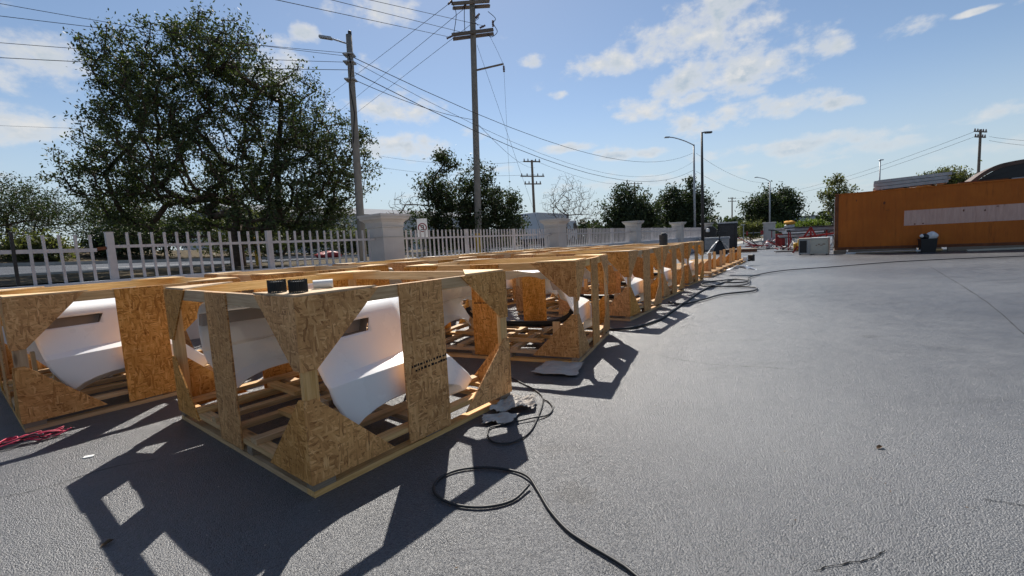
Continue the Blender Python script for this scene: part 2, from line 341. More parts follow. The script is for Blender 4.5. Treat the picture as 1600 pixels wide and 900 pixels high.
# yard asphalt: everything on the inner side of the fence
yv = [fs(-60, -.1), fs(110, -.1), fs(110, -90), fs(-60, -90)]
struct('yard_asphalt', mesh_from('yard_asphalt', [(v.x, v.y, 0) for v in yv], [(3, 2, 1, 0)]), 'asphalt')
def base_z(s): 
    t = min(1, max(0, (s - 34) / 12)); t = t * t * (3 - 2 * t); return 1.04 * (1 - t) + .0 * t
def out_z(s, dd):
    k = 1 if s < -6 else max(.12, 1 - (s + 6) / 22)
    z = base_z(s) + min(dd, 17) * .04 * k
    if dd > 16.5: z += min(1.0, (dd - 16.5) / 6) * 1.0 * k
    return z
def strip(name, d0, d1, nd, dz, material, s0=-60, s1=150, ds=3, rough=0, lo=None):
    S_ = np.arange(s0, s1 + .1, ds); D = np.linspace(d0, d1, nd + 1); vs = []
    for s_ in S_:
        for dd in D:
            v = fs(s_, dd); z = out_z(s_, dd) + dz + (rough * random.uniform(-1, 1) if rough else 0); vs.append((v.x, v.y, z))
    m_ = nd + 1; fcs = [(i * m_ + j, (i + 1) * m_ + j, (i + 1) * m_ + j + 1, i * m_ + j + 1) for i in range(len(S_) - 1) for j in range(nd)]
    o = struct(name, mesh_from(name, vs, fcs, True), material); return o
strip('sidewalk', .12, 2.6, 2, .0, 'concrete')
strip('tree_verge', 2.6, 6.2, 3, .03, 'dry_grass', rough=.02)
strip('street', 6.2, 16.2, 4, -.06, 'street')
strip('bank', 16.2, 30, 8, .04, 'dry_grass', rough=.12)
strip('far_field', 30, 260, 16, .0, 'dry_grass', ds=10, rough=.1)
for nm, dd in (('kerb', 6.2), ('kerb', 16.2)):
    b = MB()
    for s_ in np.arange(-60, 120, 3):
        a0, a1 = fs(s_, dd - .09), fs(s_ + 3, dd - .09); c0, c1 = fs(s_, dd + .09), fs(s_ + 3, dd + .09)
        z0, z1 = out_z(s_, dd), out_z(s_ + 3, dd)
        b.add([(a0.x, a0.y, z0 - .2), (a1.x, a1.y, z1 - .2), (c1.x, c1.y, z1 - .2), (c0.x, c0.y, z0 - .2), (a0.x, a0.y, z0 + .075), (a1.x, a1.y, z1 + .075), (c1.x, c1.y, z1 + .075), (c0.x, c0.y, z0 + .075)],
              [(4, 7, 6, 5), (0, 1, 5, 4), (2, 3, 7, 6)])
    struct(nm, b.mesh(nm), 'concrete')
b = MB()
for s_ in np.arange(-40, 90, 9.):      # lane dashes
    q = [fs(s_, 11.1), fs(s_ + 3, 11.1), fs(s_ + 3, 11.25), fs(s_, 11.25)]; zz = [out_z(s_, 11.1), out_z(s_ + 3, 11.1), out_z(s_ + 3, 11.25), out_z(s_, 11.25)]
    b.add([(v.x, v.y, z - .054) for v, z in zip(q, zz)], [(0, 1, 2, 3)])
struct('lane_marking', b.mesh('lane_marking'), 'white_paint')

# retaining wall under the fence
wl = thing('retaining_wall', 'low pale painted wall under the grey picket fence', 'wall')
b = MB()
for s0, s1 in ((-30, 37.5),):
    q = [fs(s0, -.12), fs(s1, -.12), fs(s1, .12), fs(s0, .12)]; b.prism([(v.x, v.y) for v in q], 0, 1.14)
b.build('wall_body', 'wall_paint', wl)
b = MB(); q = [fs(-30, -.16), fs(37.5, -.16), fs(37.5, .16), fs(-30, .16)]; b.prism([(v.x, v.y) for v in q], 1.142, 1.21); b.build('coping', 'wall_paint', wl)

FA = math.atan2(E_.y, E_.x)
# gate-side pillars: body, groove base, flared cap
def pillar_mesh():
    h = .34
    body = MB().box(-h, h, -h, h, 0, 2.02, 0); 
    return body
pillar_labels = ['pale square pillar next to the leaning wooden pole', 'pale square pillar left of the leafless tree', 'third pale square fence pillar, in front of the two round dark trees',
                 'small pale fence pillar just left of the black lamp post', 'farthest pale fence pillar, beside the tall black cabinet']
for k in range(0, 5):
    c = fs(8.85 * k, 0)
    if k == 4: c = fs(8.85 * k, 0)
    t = thing('fence_pillar', pillar_labels[k], 'pillar', (c.x, c.y, 0), FA, 'pillars of the fence')
    MB().box(-.335, .335, -.335, .335, 0, 2.06).build('shaft', 'pillar_paint', t)
    MB().box(-.365, .365, -.365, .365, 2.063, 2.09).build('moulding', 'pillar_paint', t)
    b = MB(); prof = [(.345, 2.093), (.36, 2.19), (.40, 2.24), (.45, 2.27), (.46, 2.285), (.46, 2.335)]
    vs = [(sx * r, sy * r, z) for r, z in prof for sx, sy in ((-1, -1), (1, -1), (1, 1), (-1, 1))]
    fcs = [(i * 4 + j, i * 4 + (j + 1) % 4, i * 4 + 4 + (j + 1) % 4, i * 4 + 4 + j) for i in range(5) for j in range(4)] + [(3, 2, 1, 0), (20, 21, 22, 23)]
    b.add(vs, fcs).build('cap', 'pillar_paint', t)
    MB().box(-.49, .49, -.49, .49, 2.338, 2.40).build('cap_slab', 'pillar_paint', t)
    MB().box(-.352, .352, -.352, .352, 1.80, 1.812).build('groove_band', 'concrete', t)

# fence bays
pick_me = MB().box(-.018, .018, -.018, .018, 1.211, 2.0).mesh('picket'); pick_me.materials.append(M['fence_grey'])
pick_bk = MB().box(-.02, .02, -.02, .02, 1.22, 2.02).mesh('picket'); pick_bk.materials.append(M['fence_black'])
post_me = MB().box(-.05, .05, -.05, .05, 1.21, 2.0).mesh('post'); post_me.materials.append(M['fence_grey'])
cap_me = MB().box(-.054, .054, -.054, .054, 2.001, 2.01).mesh('post_cap'); cap_me.materials.append(M['fence_grey'])
bay_labels = ['grey picket fence bay with a broken rail and black pickets behind the leftmost crate', 'grey picket fence bay with the no parking sign behind it',
              'grey picket fence bay running in front of the leafless tree', 'small grey picket fence bay between the third and fourth pillars', 'farthest grey picket fence bay ending at the black cabinet']
for k in range(5):
    s0 = 8.85 * (k - 1) + .36; s1 = 8.85 * k - .36; c = fs(s0, 0); Ln = s1 - s0
    t = thing('picket_fence', bay_labels[k], 'fence', (c.x, c.y, 0), FA, 'bays of the picket fence')
    posts = [2.85, 5.45] if k else [8.85 - 5.62 - .36, 8.85 - 3.04 - .36]
    cuts = [0] + posts + [Ln]
    for x in posts:
        po = link('post', post_me, None, t, (x, 0, 0)); link('post_cap', cap_me, None, po, (0, 0, 0))
    for j in range(3):
        a, bb = cuts[j] + (.05 if j else 0), cuts[j + 1] - (.05 if j < 2 else 0)
        broken = (k == 0 and j == 0)
        dz0, dz1 = (-.03, -.055) if broken else (0, 0)
        if broken:
            MB().bar((a, 0, 1.745), (bb - .13, -.02, 1.715), .045, .06).build('rail', 'fence_grey', t)
            MB().bar((bb - .125, -.01, 1.73), (bb, 0, 1.745), .03, .05).build('rail_bracket', 'rust', t)
        else:
            MB().bar((a, 0, 1.765), (bb, 0, 1.765), .038, .05).build('rail', 'fence_grey', t)
        nn = max(3, round((bb - a) / .172))
        for i in range(1, nn):
            x = a + (bb - a) * i / nn + random.uniform(-.006, .006)
            blk = broken and x < 1.93
            tilt = random.uniform(-.006, .006) if not broken else random.uniform(-.03, .015)
            o = link('picket', pick_bk if blk else pick_me, None, t, (x, 0 if not broken else -.024, -.035 if broken and not blk else 0), (0, tilt * .5, 0))

# ------------------------------------------------------------------ crates
CL, CW, CH = 1.88, 2.40, 1.22
T = .012
_cache = {}
def lumber(name, parent, a, size, material='pine'):
    """board with its length along local X; a = min corner in crate space; size = (x,y,z) in crate space"""
    sx, sy, sz = size; along = 'x' if sx >= sy and sx >= sz else ('y' if sy >= sz else 'z')
    dims = {'x': (sx, sy, sz), 'y': (sy, sx, sz), 'z': (sz, sy, sx)}[along]
    key = tuple(round(v, 4) for v in dims) + (material,)
    if key not in _cache:
        l, w_, h = dims; e = .004
        me = MB().box(-l / 2, l / 2, -w_ / 2, w_ / 2, -h / 2, h / 2).mesh('lumber'); me.materials.append(M[material]); _cache[key] = me
    c = (a[0] + sx / 2, a[1] + sy / 2, a[2] + sz / 2)
    rot = {'x': (0, 0, 0), 'y': (0, 0, math.pi / 2), 'z': (0, -math.pi / 2, 0)}[along]
    return link(name, _cache[key], None, parent, c, rot)
def panel_mesh(poly):
    key = ('p',) + tuple(poly)
    if key not in _cache:
        me = MB().prism(poly, 0, T).mesh('panel'); me.materials.append(M['osb']); _cache[key] = me
    return _cache[key]
def face_frames():
    # origin, rotation matrix (local X to the right seen from outside, local Y up, local Z outward), length
    def mx(X, Z): return Matrix((X, (0, 0, 1), Z)).transposed().to_euler()
    return [((0, 0), mx((1, 0, 0), (0, -1, 0)), CL), ((0, CW), mx((0, -1, 0), (-1, 0, 0)), CW), ((CL, CW), mx((-1, 0, 0), (0, 1, 0)), CL), ((CL, 0), mx((0, 1, 0), (1, 0, 0)), CW)]
def make_base(t, rnd, open_deck=False):
    for y in (0, CW / 2 - .045, CW - .089): lumber('skid', t, (0, y, 0), (CL, .089, .038))
    for x in (0, CL - .089):
        lumber('skid', t, (x, .089, 0), (.089, CW / 2 - .045 - .089, .037)); lumber('skid', t, (x, CW / 2 + .044, 0), (.089, CW / 2 - .133, .037))
    for y in (.0, CW * .36, CW * .56, CW - .09):
        for x in (0, CL / 2 - .07, CL - .14): lumber('block', t, (x + .002, y + .002, .0381), (.14, .086, .062), 'old_wood')
    for x in (.001, CL / 2 - .045, CL - .09): lumber('stringer', t, (x, 0, .101), (.089, CW, .038))
    n = 7
    if open_deck:
        for i in range(9): lumber('deck_slat', t, (.003 + (CL - .12) * i / 8, .002, .1392), (.115, CW - .004, .03))
        return
    for i in range(n):
        y = .002 + (CW - .093) * i / (n - 1) + (0 if i in (0, n - 1) else rnd.uniform(-.03, .03))
        lumber('deck_slat', t, (.003, y, .1392), (CL - .006, .089, .038))
def make_crate(name, label, loc, yaw, group, seed, scx=1.0, detail=True):
    t = thing(name, label, 'crate', (*loc, 0), R_(yaw), group); rnd = random.Random(seed); t.scale = (scx, 1, 1)
    make_base(t, rnd)
    j = lambda s=.012: rnd.uniform(-s, s)
    # short cross pieces nailed on the deck
    lumber('cross_piece', t, (.32 + j(.05), .55, .178), (.089, .62, .038)); lumber('cross_piece', t, (1.2 + j(.05), 1.25, .178), (.089, .7, .038)); lumber('cross_piece', t, (.62, 1.5 + j(.05), .178), (.089, .55, .038))
    for x in (0, CL - .089):
        for y in (0, CW - .038): lumber('post', t, (x, y, .178), (.089, .038, CH - .089 - .178))
    for y in (.0, CW - .038): lumber('top_rail', t, (0, y, CH - .089), (CL, .038, .088))
    for x in (.0, CL - .038): lumber('top_rail', t, (x, .0385, CH - .089), (.038, CW - .077, .088))
    # support posts inside that hold the hood
    for x, y in ((.26, .30), (.26, CW - .39), (1.09, .40), (1.09, CW - .49)): lumber('support_post', t, (x, y, .178), (.038, .089, .28), 'plywood')
    g = .53
    for sx, sy in ((0, 0), (1, 0), (1, 1), (0, 1)):
        g1, g2 = g + j(.04), g + j(.04)
        X = lambda v: CL - v if sx else v
        Y = lambda v: CW - v if sy else v
        poly = [(X(0), Y(0)), (X(g1), Y(0)), (X(0), Y(g2))]
        if (sx + sy) % 2: poly.reverse()
        MB().prism(poly, CH + .001, CH + .013).build('corner_plate', 'plywood', t)
    for (ox, oy), rot, ln in face_frames():
        h = CH - .002
        gw = .53 + j(.02); lw = .55 + j(.03); tz = .77 + j(.02)
        a = -T
        polys = [('upper_gusset', ((a, tz), (.085, tz), (round(gw, 3), h), (a, h))), ('upper_gusset', ((ln, h), (round(ln - gw - j(.02), 3), h), (ln - .085, tz + .02), (ln, tz + .02))),
                 ('lower_gusset', ((a, .085), (round(lw, 3), .085), (.06, .60), (a, .60))), ('lower_gusset', ((ln, .60), (ln - .06, .60), (round(ln - lw + j(.02), 3), .085), (ln, .085)))]
        sw = .40; cx = ln / 2 + j(.03)
        polys.append(('osb_strip', ((round(cx - sw / 2, 3), .055), (round(cx + sw / 2, 3), .055), (round(cx + sw / 2, 3), h), (round(cx - sw / 2, 3), h))))
        for nm, poly in polys: link(nm, panel_mesh(poly), None, t, (ox, oy, 0), rot)
    return t

# moulded truck hood shell standing inside each crate
def hood_meshes():
    # side view (u along the crate, z up): rear edge, front edge and the lower edge with its wheel arch
    u0 = lambda z: float(np.interp(z, [.2, .30, .38, .49, .63, .8, .95, 1.11], [.41, .335, .285, .225, .19, .16, .14, .16]))
    u1 = lambda z: float(np.interp(z, [.14, .20, .26, .30, .36, .46, .52, .58, .75, 1.11], [1.34, 1.44, 1.53, 1.535, 1.47, 1.37, 1.31, 1.24, 1.20, 1.18]))
    zb = lambda a: float(np.interp(a, [0, .04, .10, .20, .32, .46, .60, .72, .82, .90, 1.], [.215, .235, .27, .305, .33, .34, .335, .305, .24, .18, .15]))
    cols = sorted(set([i / 44 for i in range(45)]))
    zc = lambda a: .60 + .04 * a
    def fixed(a): c = zc(a); return [.42, .50, .55, c - .012, c, c + .004, c + .045, c + .05, c + .07, .76, .82, .86, .88, .97, .99, 1.02, 1.045, 1.065, 1.08, 1.09, 1.095]
    SLOT = 12
    def vpos(z, a):
        sh = .03 + .17 * a ** 1.1; c = zc(a)
        base = float(np.interp(z, [.10, .24, .34, c - .002], [.135, .115, .10, .092]))
        if z > c: base += sh * min(1, (z - c) / .045)
        base += float(np.interp(z, [c + .045, .88, .97, 1.02, 1.045, 1.065, 1.08, 1.095], [0, .10, .135, .16, .185, .22, .27, .35])) if z > c + .045 else 0
        return base + .12 * max(0, a - .8) / .2 * (1 if z > .6 else .3)
    rows = []
    for a in cols:
        b_ = zb(a); r = []
        lv = [(b_, .13), (b_ + .002, .126), (b_ + .058, .003), (b_ + .062, 0)] + [(b_ + .062 + (.42 - b_ - .062) * q / 3, 0) for q in (1, 2)] + [(z, 0) for z in fixed(a)]
        for z, inn in lv:
            aa = a
            u = u0(z) + aa * (u1(z) - u0(z))
            r.append((u, vpos(z, a) + inn, z))
        vv, uu = r[-1][1], r[-1][0]
        for k in range(1, 8):
            s_ = k / 7; r.append((uu + .10 * a * s_, vv + (CW / 2 - vv) * s_, 1.095 + .03 * math.sin(s_ * math.pi / 2) - .02 * math.exp(-((s_ - .2) / .12) ** 2)))
        rows.append(r)
    nr = len(rows[0]); nu = len(cols) - 1; m_ = 2 * nr - 1; vs = []; fcs = []
    ks = 6 + SLOT; iend = 22
    for i, r in enumerate(rows):
        r = list(r)
        if i == iend: r[ks] = (.645, r[ks][1], .883); r[ks + 1] = (.684, r[ks + 1][1], .967)
        vs += r + [(x, CW - y, z) for x, y, z in reversed(r[:-1])]
    for i in range(nu):
        for k in range(m_ - 1):
            kk = k if k < nr - 1 else m_ - 2 - k
            if kk == ks and 1 <= i < iend: continue
            a0 = i * m_ + k; fcs.append((a0, a0 + m_, a0 + m_ + 1, a0 + 1))
    # nose: the upper profile runs on into a bowed front with an open grille below
    base = nu * m_; idx = [k for k in range(m_) if vs[base + k][2] > .60]; st = len(vs)
    for f_, sc_, dx in ((1, .90, .10), (2, .80, .20), (3, .74, .24)):
        for k in idx:
            x, y, z = vs[base + k]; q = abs(y - CW / 2) / (CW / 2); vs.append((x + dx * (1.25 - q * q * .8), CW / 2 + (y - CW / 2) * sc_, z - .03 * f_ - (.10 if f_ == 3 and z > 1.0 else 0)))
    n = len(idx)
    for j in range(n - 1):
        fcs.append((base + idx[j], st + j, st + j + 1, base + idx[j + 1]))
        for f_ in (0, 1): fcs.append((st + f_ * n + j, st + f_ * n + n + j, st + f_ * n + n + j + 1, st + f_ * n + j + 1))
    me = mesh_from('hood_shell', vs, fcs, True); me.set_sharp_from_angle(angle=R_(24)); me.materials.append(M['fiberglass'])
    bar = MB().tube(catmull([(1.12, .34, .50), (1.12, .42, .40), (1.10, .62, .30), (1.10, .95, .27), (1.10, 1.45, .27), (1.10, 1.8, .30), (1.12, 2.0, .40), (1.12, 2.06, .50)], 6), .045, 8).mesh('cross_tube', True); bar.materials.append(M['black_plastic'])
    return me, bar
HOOD, HBAR = hood_meshes()
def pocket(sd):
    b = MB(); f_ = (lambda y: y) if sd == 0 else (lambda y: CW - y)
    y0 = .30; pts = [(.15, .872), (.640, .872), (.690, .978), (.15, .978)]
    fr = (.242, .318, .352, .276)
    b.add([(x, f_(q), z) for (x, z), q in zip(pts, fr)] + [(x, f_(q + .09), z) for (x, z), q in zip(pts, fr)], [(4, 5, 6, 7), (0, 1, 5, 4), (1, 2, 6, 5), (2, 3, 7, 6), (3, 0, 4, 7)])
    me = b.mesh('vent_pocket'); me.materials.append(M['raw_fiberglass']); return me
POCKET = (pocket(0), pocket(1))
def make_hood(label, loc, yaw, scx=1.0):
    t = thing('truck_hood', label, 'truck hood', (*loc, 0), R_(yaw), 'white truck hoods packed in the crates'); t.scale = (scx, 1, 1)
    o = link('shell', HOOD, None, t); md = o.modifiers.new('thickness', 'SOLIDIFY'); md.thickness = .008; md.offset = 0
    link('cross_tube', HBAR, None, t)
    for sd in (0, 1): link('vent_pocket', POCKET[sd], None, o)
    return t
G1 = 'open crates in the row along the yard'; G2 = 'open crates in the row beside the fence'
crates = [
 ('A', (-1.25, 2.54), 51.93, 1.02, G1, 'nearest open crate of particle board and pine with black coils on its top corner', 'white hood inside the nearest crate, under the black coils'),
 ('B', (-4.43, 3.86), 52.2, 1., G2, 'open particle board crate at the left edge behind the red rope bundle', 'white hood inside the leftmost crate behind the red rope'),
 ('C', (.741, 5.12), 66.0, .94, G1, 'second open crate of the yard row, in front of the flat paper sheet', 'white hood inside the second crate of the yard row'),
 ('D', (2.04, 7.68), 54.5, .96, G1, 'third open crate of the yard row, where the long hose starts', 'white hood inside the third crate of the yard row'),
 ('E', (3.44, 10.05), 54.5, .96, G1, 'fourth open crate of the yard row, with a small black can on top', 'white hood inside the fourth crate of the yard row'),
 ('F', (5.0, 12.5), 54.0, .96, G1, 'farthest standing crate of the yard row, next to the bare pallets', 'white hood inside the farthest crate of the yard row'),
 ('B2', (-3.22, 5.85), 50.5, 1., G2, 'open crate of the fence row directly behind the nearest crate', 'white hood inside the fence row crate behind the nearest crate'),
 ('B3', (-1.85, 8.0), 53., 1., G2, 'third open crate of the fence row, in line with the first pillar', 'white hood inside the third crate of the fence row'),
 ('B4', (-.45, 10.15), 52., 1., G2, 'fourth open crate of the fence row, showing only its top rails', 'white hood inside the fourth crate of the fence row'),
 ('B5', (.95, 12.3), 54., 1., G2, 'fifth open crate of the fence row, behind the third yard crate', 'white hood inside the fifth crate of the fence row'),
 ('B6', (2.4, 14.45), 53., 1., G2, 'farthest open crate of the fence row, near the third pillar', 'white hood inside the farthest crate of the fence row'),
]
CR = {}
for i, (k, loc, yaw, scx, grp, lab, hlab) in enumerate(crates):
    CR[k] = make_crate('wooden_crate', lab, loc, yaw, grp, 11 + i, scx)
    make_hood(hlab, loc, yaw, scx)
# printed lines on two of the board strips (illegible stamps), as small ink marks on the board
def stamp(parent, face, x0, x1, z0, rows=2, tilt=0.0):
    (ox, oy), rot, ln = face_frames()[face]; rnd = random.Random(3); b = MB()
    for r in range(rows):
        x = x0 + r * .03
        while x < x1:
            wd = rnd.uniform(.008, .026); hh = rnd.uniform(.012, .02); zz = z0 - r * .036 + (x - x0) * tilt
            b.box(x, x + wd, zz, zz + hh, T + .0006, T + .0012); x += wd + rnd.uniform(.003, .014)
    b.build('printed_stamp', 'ink', parent, (ox, oy, 0), rot)
stamp(CR['A'], 0, .77, 1.10, .60, 2, .05); stamp(CR['C'], 2, .8, 1.0, .8, 2); 
stamp(CR['C'], 1, 1.05, 1.3, .72, 1)

# black coils of strap and a paper roll on the near crate's corner
def on_crate(k, x, y, z=CH + .013):
    o = CR[k]; a = o.rotation_euler.z; return (o.location.x + math.cos(a) * x - math.sin(a) * y, o.location.y + math.sin(a) * x + math.cos(a) * y, z)
for i, (x, y, lab) in enumerate(((.06, .34, 'left black nail coil standing on the corner of the nearest crate'), (.10, .15, 'right black nail coil standing on the corner of the nearest crate'))):
    t = thing('nail_coil', lab, 'nail coil', on_crate('A', x, y), R_(20 + 24 * i), 'nail coils on the nearest crate')
    MB().lathe([(.030, .008), (.046, .008), (.046, .068), (.030, .068)], 20).build('coil_body', 'dark_steel', t)
    nail = MB().box(-.0022, .0022, -.0022, .0022, 0, .078).mesh('nail'); nail.materials.append(M['black_plastic'])
    for q in range(34):
        a = 2 * math.pi * q / 34; link('nail', nail, None, t, (.052 * math.cos(a), .052 * math.sin(a), random.uniform(0, .003)))
t = thing('paper_roll', 'small white paper roll lying beside the black nail coils', 'paper roll', on_crate('A', .30, .22, CH + .043), R_(25))
MB().tube([(-.06, 0, 0), (.06, 0, 0)], .028, 16).build('roll', 'white_paint', t); MB().tube([(-.061, 0, 0), (.061, 0, 0)], .012, 10).build('core', 'cardboard', t)
t = thing('black_can', 'small black can standing on the fourth yard crate', 'can', on_crate('E', 1.1, .3, CH + .001), 0)
MB().lathe([(.09, 0), (.10, .01), (.10, .26), (.085, .28)], 16).build('can_body', 'black_plastic', t, smooth=False); MB().lathe([(.07, .281), (.07, .30), (.03, .31)], 14).build('lid', 'dark_steel', t)

# ------------------------------------------------------------------ bare pallets with braced posts beyond the last crate
plabs = ['bare pine pallet with white film lying on it, next to the last crate', 'second bare pine pallet beyond the last crate', 'third bare pine pallet with a black clamp on it', 'farthest bare pine pallet near the white bag']
for i in range(4):
    loc = Vector((6.62, 14.65, 0)) + Vector((math.cos(R_(55)), math.sin(R_(55)), 0)) * 2.12 * i
    t = thing('pallet_base', plabs[i], 'pallet', loc, R_(54 + (i % 2)), 'bare pallets at the end of the row'); rnd = random.Random(50 + i)
    make_base(t, rnd, True)
    for j_, (x, y) in enumerate(((.45, .10), (1.5, .16))):
        lumber('post', t, (x, y, .170), (.038, .089, .62))
        poly = [(0, 0), (.42, 0), (0, .40)]
        rot = Matrix(((0, 1, 0), (0, 0, 1), (1, 0, 0))).transposed().to_euler()
        me = panel_mesh(tuple(poly)); link('brace_gusset', me, None, t, (x + .038, y + .09, .170), rot)
# white film on the first pallet
b = MB(); n = 10; rnd = random.Random(2)
hz = [[rnd.uniform(.0, .09) for _ in range(n + 1)] for _ in range(n + 1)]
b.add([(i * .09, j * .05, .0 + hz[i][j] * math.sin(math.pi * i / n) * 1.8) for i in range(n + 1) for j in range(n + 1)], [(i * (n + 1) + j, (i + 1) * (n + 1) + j, (i + 1) * (n + 1) + j + 1, i * (n + 1) + j + 1) for i in range(n) for j in range(n)])
tag(b.build('plastic_film', 'plastic_film', None, (7.25, 14.95, .185), (0, 0, R_(-30))), 'crumpled white plastic film on the first bare pallet', 'film')
t = thing('clamp', 'small black clamp tool on the third bare pallet', 'tool', (10.2, 19.0, .18), R_(30)); MB().box(-.25, .2, -.05, .05, 0, .08).build('bar', 'black_plastic', t); MB().box(.1, .25, -.12, .12, .0, .28, .02).build('jaw', 'black_plastic', t); MB().box(-.3, -.22, -.08, .08, .02, .2).build('handle', 'white_paint', t)

# ------------------------------------------------------------------ hoses, papers, rope, cracks on the yard
def hose(label, pts, r, mt='rubber', name='hose', grp='hoses on the asphalt', lift=None):
    P = [(x, y, r + .004 + (lift[i] if lift else 0)) for i, (x, y) in enumerate(pts)]
    o = MB().tube(catmull(P, 8), r, 8).build(name, mt, None, smooth=True); return tag(o, label, 'hose', grp)
hose('flat black hose looped on the asphalt in front of the nearest crate', [(0.04, 2.52), (-0.06, 2.39), (-0.21, 2.34), (-0.37, 2.37), (-0.49, 2.46), (-0.54, 2.57), (-0.51, 2.69), (-0.4, 2.77), (-0.23, 2.78), (-0.06, 2.72), (0.04, 2.62), (0.09, 2.47), (0.14, 2.28), (0.21, 2.11), (0.29, 2.0), (0.36, 1.92), (0.42, 1.85), (0.46, 1.79), (.62, 1.5), (.7, 1.2)], .0085, lift=[.012] + [0] * 9 + [.006] + [0] * 9)
hose('thin black cord curling out beside the crumpled paper', [(-0.06, 4.71), (0.11, 4.4), (0.22, 4.13), (0.22, 3.89), (0.14, 3.5), (0.06, 3.26), (-0.06, 3.13), (-0.18, 3.14), (-0.24, 3.25), (-0.24, 3.4), (-0.16, 3.45), (0.1, 3.54), (0.24, 3.61), (0.3, 3.76), (0.28, 3.92), (0.24, 3.99)], .007, lift=[0] * 11 + [.01] + [0] * 4)
hose('black hose running along the foot of the third and fourth yard crates', [(1.13, 7.2), (1.75, 6.95), (2.45, 7.5), (2.98, 8.3), (3.8, 9.6), (4.59, 10.85), (5.12, 11.6), (6.08, 12.72), (6.72, 13.43)], .02)
hose('black hose lying in flat loops beside the last crates', [(3.35, 9.45), (3.5, 9.09), (4.17, 9.6), (4.9, 10.24), (5.72, 10.52), (6.13, 11.06), (6.05, 11.43), (5.52, 11.89), (5.3, 12.27), (5.6, 12.9), (6.2, 13.2), (6.79, 13.38), (6.87, 12.88), (6.51, 12.46), (6.1, 12.6)], .02, lift=[.012] * 15)
hose('long black hose running from the crates across the yard to the orange container', [(5.16, 12.0), (5.59, 11.68), (6.27, 11.83), (6.84, 12.68), (7.27, 13.55), (8.22, 14.52), (9.6, 15.39), (11.38, 15.7), (14.26, 16.39), (16.55, 16.31), (18.53, 15.97), (22, 15.2)], .016, lift=[.025] * 12)
def paper(name, label, poly, loc_z, mt, amp, seed, cat, n=14):
    rnd = random.Random(seed); xs = [p_[0] for p_ in poly]; ys = [p_[1] for p_ in poly]
    def bil(u, v):   # poly is a quad in order
        a, b_, c, e = [Vector(p_) for p_ in poly]; return a * (1 - u) * (1 - v) + b_ * u * (1 - v) + c * u * v + e * (1 - u) * v
    ph = [rnd.uniform(0, 6) for _ in range(6)]; vs = []
    for i in range(n + 1):
        for j in range(n + 1):
            u, v = i / n, j / n; q = bil(u, v)
            edge = rnd.uniform(-.012, .012) if i in (0, n) or j in (0, n) else 0
            z = loc_z + amp * (abs(math.sin(u * 5 + ph[0] + v * 2)) * .5 + abs(math.sin(v * 7 + ph[1] - u * 3)) * .35 + rnd.uniform(0, .25))
            vs.append((q.x + edge, q.y + edge, z))
    o = link(name, mesh_from(name, vs, [(i * (n + 1) + j, (i + 1) * (n + 1) + j, (i + 1) * (n + 1) + j + 1, i * (n + 1) + j + 1) for i in range(n) for j in range(n)]), mt)
    md = o.modifiers.new('thickness', 'SOLIDIFY'); md.thickness = .002
    return tag(o, label, cat)
paper('paper_sheet', 'crumpled brown paper tucked under the corner of the nearest crate', [(-.26, 3.68), (.14, 3.73), (.17, 3.98), (-.10, 4.06)], .012, 'paper', .06, 4, 'paper', 22)
paper('paper_sheet', 'torn paper flap hanging off the crumpled paper at the nearest crate', [(-.30, 3.48), (-.06, 3.46), (.0, 3.66), (-.30, 3.66)], .01, 'paper', .03, 9, 'paper')
paper('paper_sheet', 'flat sheet of brown paper on the asphalt in front of the second yard crate', [(.16, 4.80), (.64, 4.62), (.80, 5.10), (.36, 5.25)], .008, 'paper', .035, 6, 'paper')
t = thing('rope_bundle', 'tangled red rope bundle on the asphalt at the left edge', 'rope', (-4.15, 3.62, 0)); rnd = random.Random(8)
for k in range(9):
    pts = []; 
    for q in range(7):
        s_ = q / 6; pts.append((-.20 + .36 * s_ + rnd.uniform(-.06, .06), -.14 + .30 * s_ + rnd.uniform(-.05, .05), .012 + rnd.uniform(0, .06)))
    MB().tube(catmull(pts, 5), .0055, 6).build('strand', 'rope_black' if k % 4 == 3 else 'red_rope', t, smooth=True)
def crack(label, pts, w0, seed):
    rnd = random.Random(seed); P = catmull([(x, y, 0) for x, y in pts], 6); b = MB(); L = []; Rr = []
    for i, p_ in enumerate(P):
        tn = (P[min(i + 1, len(P) - 1)] - P[max(i - 1, 0)]).normalized(); nn = Vector((-tn.y, tn.x, 0)); p_ = p_ + nn * rnd.uniform(-1, 1) * w0 * 1.2; ww = w0 * rnd.uniform(.3, 1)
        if i in (0, len(P) - 1): ww *= .1
        L.append((p_.x + nn.x * ww, p_.y + nn.y * ww, .004)); Rr.append((p_.x - nn.x * ww, p_.y - nn.y * ww, .004))
    n = len(P); b.add(L + Rr, [(i, n + i, n + i + 1, i + 1) for i in range(n - 1)])
    o = b.build('asphalt_crack', 'crack'); o['kind'] = 'structure'; return o
crack('', [(13.94, 14.79), (10.15, 9.97), (8.02, 7.34), (6.36, 5.44), (5.2, 4.2)], .007, 1)
crack('', [(1.71, 5.46), (1.91, 5.11), (2.23, 4.82), (2.63, 4.65), (2.88, 4.5)], .003, 2)
crack('', [(1.21, 1.76), (1.35, 1.79), (1.5, 1.81), (1.62, 1.86)], .004, 4); crack('', [(-3.75, 2.6), (-3.36, 2.75), (-3.17, 2.86), (-3.0, 3.06), (-2.7, 3.2)], .004, 5)
crack('', [(2.4, 2.2), (2.55, 2.12), (2.75, 2.15)], .004, 8)
